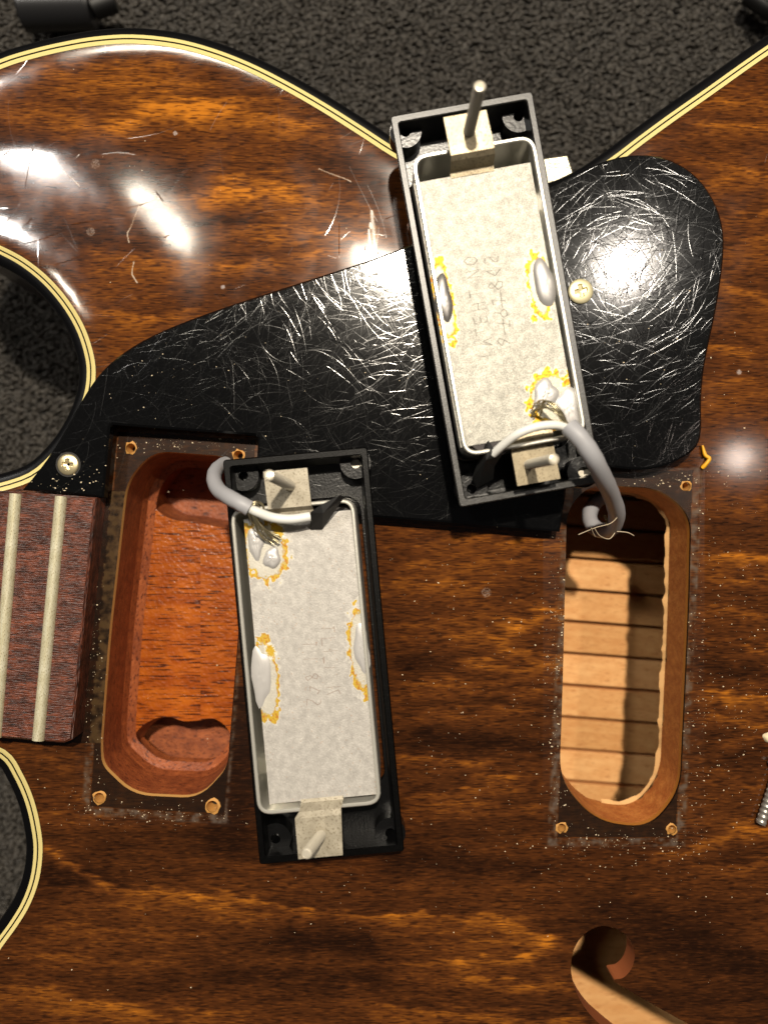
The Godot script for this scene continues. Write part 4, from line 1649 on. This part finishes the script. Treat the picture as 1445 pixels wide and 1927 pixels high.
func make_lower_pickup() -> void:
	pickup_materials()
	pk_o = P(590, 1234.5, 13.0)
	pk_o.y = 0.0
	pk_turn = deg_to_rad(5.2)
	var root := thing("guitar_pickup", "dull grey upturned pickup lying beside the reddish neck cavity, its cable looping into that cavity", "pickup", pk_o, pk_turn, "pickups taken out of the guitar")
	var yr := 13.0
	var yc := 19.0
	var yp := 17.9
	var cc := L2(575.5, 1236, yc)
	var cover := round_corners(rect_poly(25.0, 62.0, cc), 3.0, 6)
	var bosses := []
	for b in [[458, 895], [669, 872], [519, 1578], [734, 1568]]:
		bosses.append(L2(b[0], b[1], yr - 3.4))
	mount_ring(root, 30.4, 85.2, yr, cover, bosses, [true, false, true, true], shared.rim_dark)
	metal_cover(root, cover, 0.0, yc)
	var o := Vector2(458, 975)
	var u := Vector2(210, -18)
	var v := Vector2(38, 522)
	var stains := [[502, 1213, 504, 1219, 6], [474, 1330, 480, 1400, 3], [516, 988, 524, 998, 7]]
	var pools := [[494, 1268, 25, 82, 0.0], [674, 1216, 24, 84, 0.0], [496, 1032, 44, 60, 0.2]]
	# the same hand, fainter, reading downwards
	var writing := [
		[600, 1176, 624, 1175], [624, 1172, 625, 1180], [600, 1194, 625, 1192], [600, 1194, 601, 1208], [602, 1218, 630, 1216], [602, 1230, 604, 1240, 604, 1228], [604, 1248, 624, 1247], [607, 1284, 634, 1282], [608, 1297, 630, 1288, 634, 1296],
		[568, 1265, 572, 1271, 580, 1266, 586, 1258, 592, 1262, 590, 1268, 582, 1266, 578, 1262, 568, 1265], [577, 1292, 576, 1282, 594, 1290, 590, 1296], [570, 1318, 570, 1306, 580, 1308, 590, 1316, 596, 1312, 596, 1306],
		[566, 1232, 592, 1231], [564, 1205, 590, 1204], [590, 1200, 590, 1208]]
	var tx := plate_texture(170, Color(0.60, 0.585, 0.565), Color(0.76, 0.745, 0.72), o, u, v, stains, writing, Color(0.46, 0.36, 0.31), 0.33, 1900, 0.15, Color(0.75, 0.61, 0.13), Color(0.68, 0.42, 0.05), pools)
	var a := L(459, 978, yp)
	var c := L(716, 1494, yp)
	plate(root, a, c.x - a.x, c.z - a.z, yp, tx, 0.25, 0.55)
	var tm := mat(Color(0.80, 0.78, 0.74), 0.5, 0.25)
	tm.albedo_texture = speckle()
	tm.normal_enabled = true
	tm.normal_texture = shared.plate_bumps
	var tx0 := L(543, 930, yp + 2).x
	var m := MB.new()
	bent_tab(m, [[a.z + 0.4, yp + 0.05, tx0 + 0.2, 8.6], [a.z - 0.8, yp + 0.3, tx0 + 0.2, 8.6], [a.z - 1.6, yp + 1.8, tx0, 8.7], [a.z - 9.2, yp + 2.0, tx0 - 0.2, 8.8]])
	part("bracket", m, tm, root)
	var tx1 := L(600, 1550, yp + 2).x
	m = MB.new()
	bent_tab(m, [[c.z - 0.4, yp + 0.05, tx1 + 0.9, 8.6], [c.z + 0.3, yp + 0.2, tx1 + 0.9, 8.6], [c.z + 1.4, yp + 2.0, tx1 + 0.5, 8.4], [c.z + 2.6, yp + 2.2, tx1, 9.3], [c.z + 10.6, yp + 2.4, tx1 - 0.2, 8.9]])
	part("bracket", m, tm, root)
	m = MB.new()
	threaded(m, L(549, 915, yp + 1), L(506, 894, 33.0), 1.08, 0.5)
	part("height_screw", m, shared.screw, root)
	m = MB.new()
	threaded(m, L(607, 1568, yp + 1), L(577, 1606, 30.0), 1.08, 0.5)
	part("height_screw", m, shared.screw, root)
	rng.seed = 180
	m = MB.new()
	lump(m, blob_poly(L2(491, 1272, yp), 2.0, 5.8, 0.03, 0.2), yp, 0.3, 0.08)
	part("solder_joint", m, shared.solder_white, root)
	m = MB.new()
	lump(m, blob_poly(L2(681, 1220, yp), 1.5, 5.2, -0.02, 0.18), yp, 0.3, 0.08)
	part("solder_joint", m, shared.solder_white, root)
	m = MB.new()
	lump(m, blob_poly(L2(482, 1020, yp), 1.7, 3.4, 0.1, 0.2), yp, 0.45, 0.12)
	lump(m, blob_poly(L2(512, 1050, yp), 1.7, 2.2, 0.3, 0.16), yp, 0.5, 0.1)
	part("solder_joint", m, shared.solder_white, root)
	cable(root, [L(470, 957, 24), L(452, 947, 24), L(432, 936, 22), L(412, 922, 18), L(403, 902, 13), L(408, 884, 7), L(424, 872, 0), L(440, 872, -7), L(448, 884, -13), L(440, 900, -18)], 1.55)
	m = MB.new()
	tube(m, smooth_path([L(466, 955, 24), L(486, 964, 23.5), L(514, 974, 22.5), L(548, 977, 22), L(584, 972, 21.5)], 6), 0.95, 10)
	part("inner_wire", m, shared.white, root)
	rng.seed = 181
	strands(root, [L(466, 956, 24), L(474, 970, 23.5), L(484, 990, 21.5), L(500, 1006, 19), L(518, 1014, 18.5)], 17, 0.75, 0.14)
	strands(root, [L(468, 954, 24.2), L(482, 946, 24), L(492, 952, 22.5), L(494, 964, 21)], 5, 0.35, 0.13)
	tape_scrap(root, [L(584, 964, 22.5), L(604, 950, 23.5), L(640, 931, 23), L(648, 936, 22), L(634, 956, 20), L(606, 996, 18.3), L(584, 996, 18.3)], L(608, 966, 23.2))
	m = MB.new()
	slab(m, PackedVector2Array([L2(470, 972, yp), L2(600, 965, yp), L2(660, 945, yp), L2(662, 962, yp), L2(600, 988, yp), L2(532, 990, yp)]), yp - 2.4, yp - 1.2, 0.1)
	part("insulating_paper", m, mat(Color(0.13, 0.11, 0.10), 0.6), root)

# ---------------------------------------------------------------- loose things
func make_small_things() -> void:
	# black handle on the carpet beyond the horn
	var y := -53.0
	var t := thing("tool_handle", "black cylindrical plastic handle lying on the carpet beyond the horn", "tool handle")
	var m := MB.new()
	var a := P(44, 18, y)
	var b := P(176, 14, y)
	lathe(m, a, b, [[0.0, 0.0], [0.0, 5.6], [0.03, 6.1], [0.95, 6.1], [1.0, 5.6], [1.0, 0.0]], 40)
	part("grip", m, mat(Color(0.11, 0.11, 0.115), 0.34), t)
	m = MB.new()
	lathe(m, b, P(216, 0, y), [[0.0, 0.0], [0.0, 3.4], [1.0, 3.4], [1.0, 0.0]], 24)
	part("shaft", m, mat(Color(0.02, 0.02, 0.02), 0.5), t)
	m = MB.new()
	var z := thing("black_rod", "black rod with a bright steel edge in the far corner of the carpet", "rod")
	lathe(m, P(1405, -12, -57), P(1470, 30, -57), [[0.0, 0.0], [0.0, 3.0], [1.0, 3.0], [1.0, 0.0]], 20)
	part("rod", m, mat(Color(0.015, 0.015, 0.016), 0.5), z)
	m = MB.new()
	lathe(m, P(1434, -14, -50), P(1475, 24, -50), [[0.0, 0.0], [0.0, 1.0], [1.0, 1.0], [1.0, 0.0]], 14)
	part("steel_edge", m, mat(Color(0.75, 0.78, 0.82), 0.25, 0.9), z)
	# loose screw by the right edge
	var sc := thing("wood_screw", "small steel screw lying on the brown top to the right of the bridge cavity", "screw")
	m = MB.new()
	var s0 := P(1430, 1550, 1.1)
	var s1 := P(1462, 1455, 1.3)
	threaded(m, s1, s0, 1.15, 1.1)
	part("thread", m, mat(Color(0.60, 0.58, 0.55), 0.35, 0.6), sc)
	m = MB.new()
	lathe(m, s1, s1 + (s1 - s0).normalized() * 2.2, [[0.0, 1.1], [0.7, 2.6], [1.0, 2.3], [1.0, 0.0]], 20)
	part("screw_head", m, mat(Color(0.60, 0.58, 0.55), 0.35, 0.6), sc)
	# crumb of filler
	m = MB.new()
	rng.seed = 190
	lump(m, blob_poly(P2(1447, 1388), 1.5, 1.3, 0.2, 0.12), 0.0, 1.1, 0.06)
	var cr := part("filler_crumb", m, mat(Color(0.86, 0.80, 0.66), 0.8), self)
	tag(cr, "pale crumb of filler on the top above the loose screw", "crumb")
	# sliver of yellow plastic beside the pickguard's corner
	m = MB.new()
	tube(m, smooth_path([P(1321, 838, 0.6), P(1326, 856, 0.8), P(1334, 863, 1.0), P(1327, 874, 0.8), P(1320, 881, 0.4)], 5), [0.2, 0.3, 0.35, 0.4, 0.45, 0.45, 0.45, 0.45, 0.45, 0.45, 0.45, 0.45, 0.45, 0.45, 0.45, 0.45, 0.5, 0.5, 0.5, 0.45, 0.35], 8)
	var ys := part("yellow_sliver", m, mat(Color(0.86, 0.62, 0.08), 0.45), self)
	tag(ys, "bent yellow plastic sliver at the rounded lower corner of the pickguard", "sliver")
	# pulled thread at the cable's bend
	m = MB.new()
	for s in [[P(1162, 972, 9), P(1148, 985, 8), P(1120, 993, 6), P(1088, 1006, 4)], [P(1118, 994, 6), P(1128, 1008, 4), P(1146, 1014, 2), P(1158, 1000, 1)], [P(1160, 1000, 3), P(1180, 1002, 3), P(1192, 1008, 2)], [P(1112, 994, 6), P(1116, 1004, 4), P(1120, 1010, 3)]]:
		tube(m, smooth_path(s, 6), 0.11, 5)
	var lint := part("lint_thread", m, mat(Color(0.72, 0.66, 0.56), 0.7), self)
	tag(lint, "loose pale lint threads caught on the cable's bend over the bridge cavity", "lint")
	m = MB.new()
	rng.seed = 191
	for k in 5:
		lump(m, blob_poly(P2(1142 + rng.randf_range(-4, 4), 972 + k * 4, 2.0), 0.4, 0.4, 0, 0.3, 8), 1.4 + rng.randf_range(0, 0.6), 0.7, 0.2, 3)
	var gl := part("glue_crumb", m, mat(Color(0.84, 0.78, 0.58), 0.7), self)
	tag(gl, "yellowish crumb of dried glue inside the bend of the upper cable", "crumb")
	make_dust()

func make_dust() -> void:
	var m := MB.new()
	rng.seed = 200
	var p := []
	for k in 6:
		p.append([Vector3(1, 0, 0), Vector3(-1, 0, 0), Vector3(0, 1, 0), Vector3(0, -1, 0), Vector3(0, 0, 1), Vector3(0, 0, -1)][k] * rng.randf_range(0.6, 1.1))
	for f in [[0, 2, 4], [4, 2, 1], [1, 2, 5], [5, 2, 0], [0, 3, 4], [4, 3, 1], [1, 3, 5], [5, 3, 0]]:
		m.tri(p[f[0]], p[f[1]], p[f[2]], p[f[0]] + p[f[1]] + p[f[2]])
	var spots := []
	# zones [x, y, spread x, spread y, count, height of what they lie on]
	var zones := [[900, 1250, 130, 170, 220, 0.0], [1045, 1290, 16, 170, 260, 0.0], [1310, 1300, 22, 190, 200, 0.0], [1380, 1250, 45, 200, 220, 0.0], [1160, 1590, 110, 20, 160, 0.0], [290, 1530, 100, 14, 130, 0.0], [175, 1250, 14, 140, 120, 0.0], [345, 838, 110, 10, 130, 0.0], [1080, 1600, 330, 110, 130, 0.0], [450, 1700, 330, 140, 60, 0.0], [350, 300, 240, 160, 40, 0.0], [700, 700, 420, 150, 130, 5.0], [260, 740, 100, 80, 60, 5.0], [1200, 600, 90, 150, 60, 5.0], [320, 1150, 60, 160, 30, -15.9], [1380, 700, 40, 180, 30, 0.0], [1250, 902, 70, 8, 70, 0.0], [100, 1480, 60, 60, 25, 0.0], [130, 910, 70, 14, 70, 5.0]]
	var guard_low := poly_at([42, 922, 160, 742, 420, 578, 765, 464, 1030, 352, 1172, 292, 1300, 319, 1364, 450, 1320, 725, 1321, 822, 1232, 884, 1068, 868, 1053, 1001, 720, 974, 477, 956, 486, 824, 207, 804, 195, 936], 5.0)
	var neck := poly_at([238, 905, 288, 848, 448, 860, 458, 960, 432, 1400, 376, 1502, 250, 1496, 192, 1440])
	var bridge := poly_at([1066, 960, 1108, 912, 1240, 918, 1300, 968, 1280, 1490, 1222, 1560, 1122, 1548, 1052, 1470])
	var board := poly_at([-100, 915, 190, 930, 150, 1410, -100, 1400])
	var inside := offset_edge(3.0)
	for z in zones:
		for k in z[4]:
			var q := P2(z[0] + rng.randfn(0, 1) * z[2], z[1] + rng.randfn(0, 1) * z[3], z[5])
			if not Geometry2D.is_point_in_polygon(q, inside):
				continue
			var on_guard := Geometry2D.is_point_in_polygon(q, guard_low)
			var in_neck := Geometry2D.is_point_in_polygon(q, neck)
			if z[5] == 0.0 and (on_guard or in_neck or Geometry2D.is_point_in_polygon(q, bridge) or Geometry2D.is_point_in_polygon(q, board)):
				continue
			if z[5] == 5.0 and not on_guard or z[5] < 0.0 and not in_neck:
				continue
			var y: float = top_h(q) if z[5] == 0.0 else z[5]
			spots.append(Vector3(q.x, y + 0.03, q.y))
	var mm := MultiMesh.new()
	mm.transform_format = MultiMesh.TRANSFORM_3D
	mm.mesh = m.mesh()
	mm.instance_count = spots.size()
	for k in spots.size():
		var s := 0.05 + 0.16 * pow(rng.randf(), 4.0)
		var bs := Basis.from_euler(Vector3(rng.randf(), rng.randf() * TAU, rng.randf())).scaled(Vector3(s * rng.randf_range(0.8, 1.8), s * 0.7, s))
		mm.set_instance_transform(k, Transform3D(bs, spots[k] * K))
	var o := MultiMeshInstance3D.new()
	o.name = "sawdust"
	o.multimesh = mm
	o.material_override = mat(Color(0.85, 0.78, 0.66), 0.7)
	add_child(o)
	tag(o, "fine pale sawdust sprinkled over the guitar's top", "dust", "", "stuff")
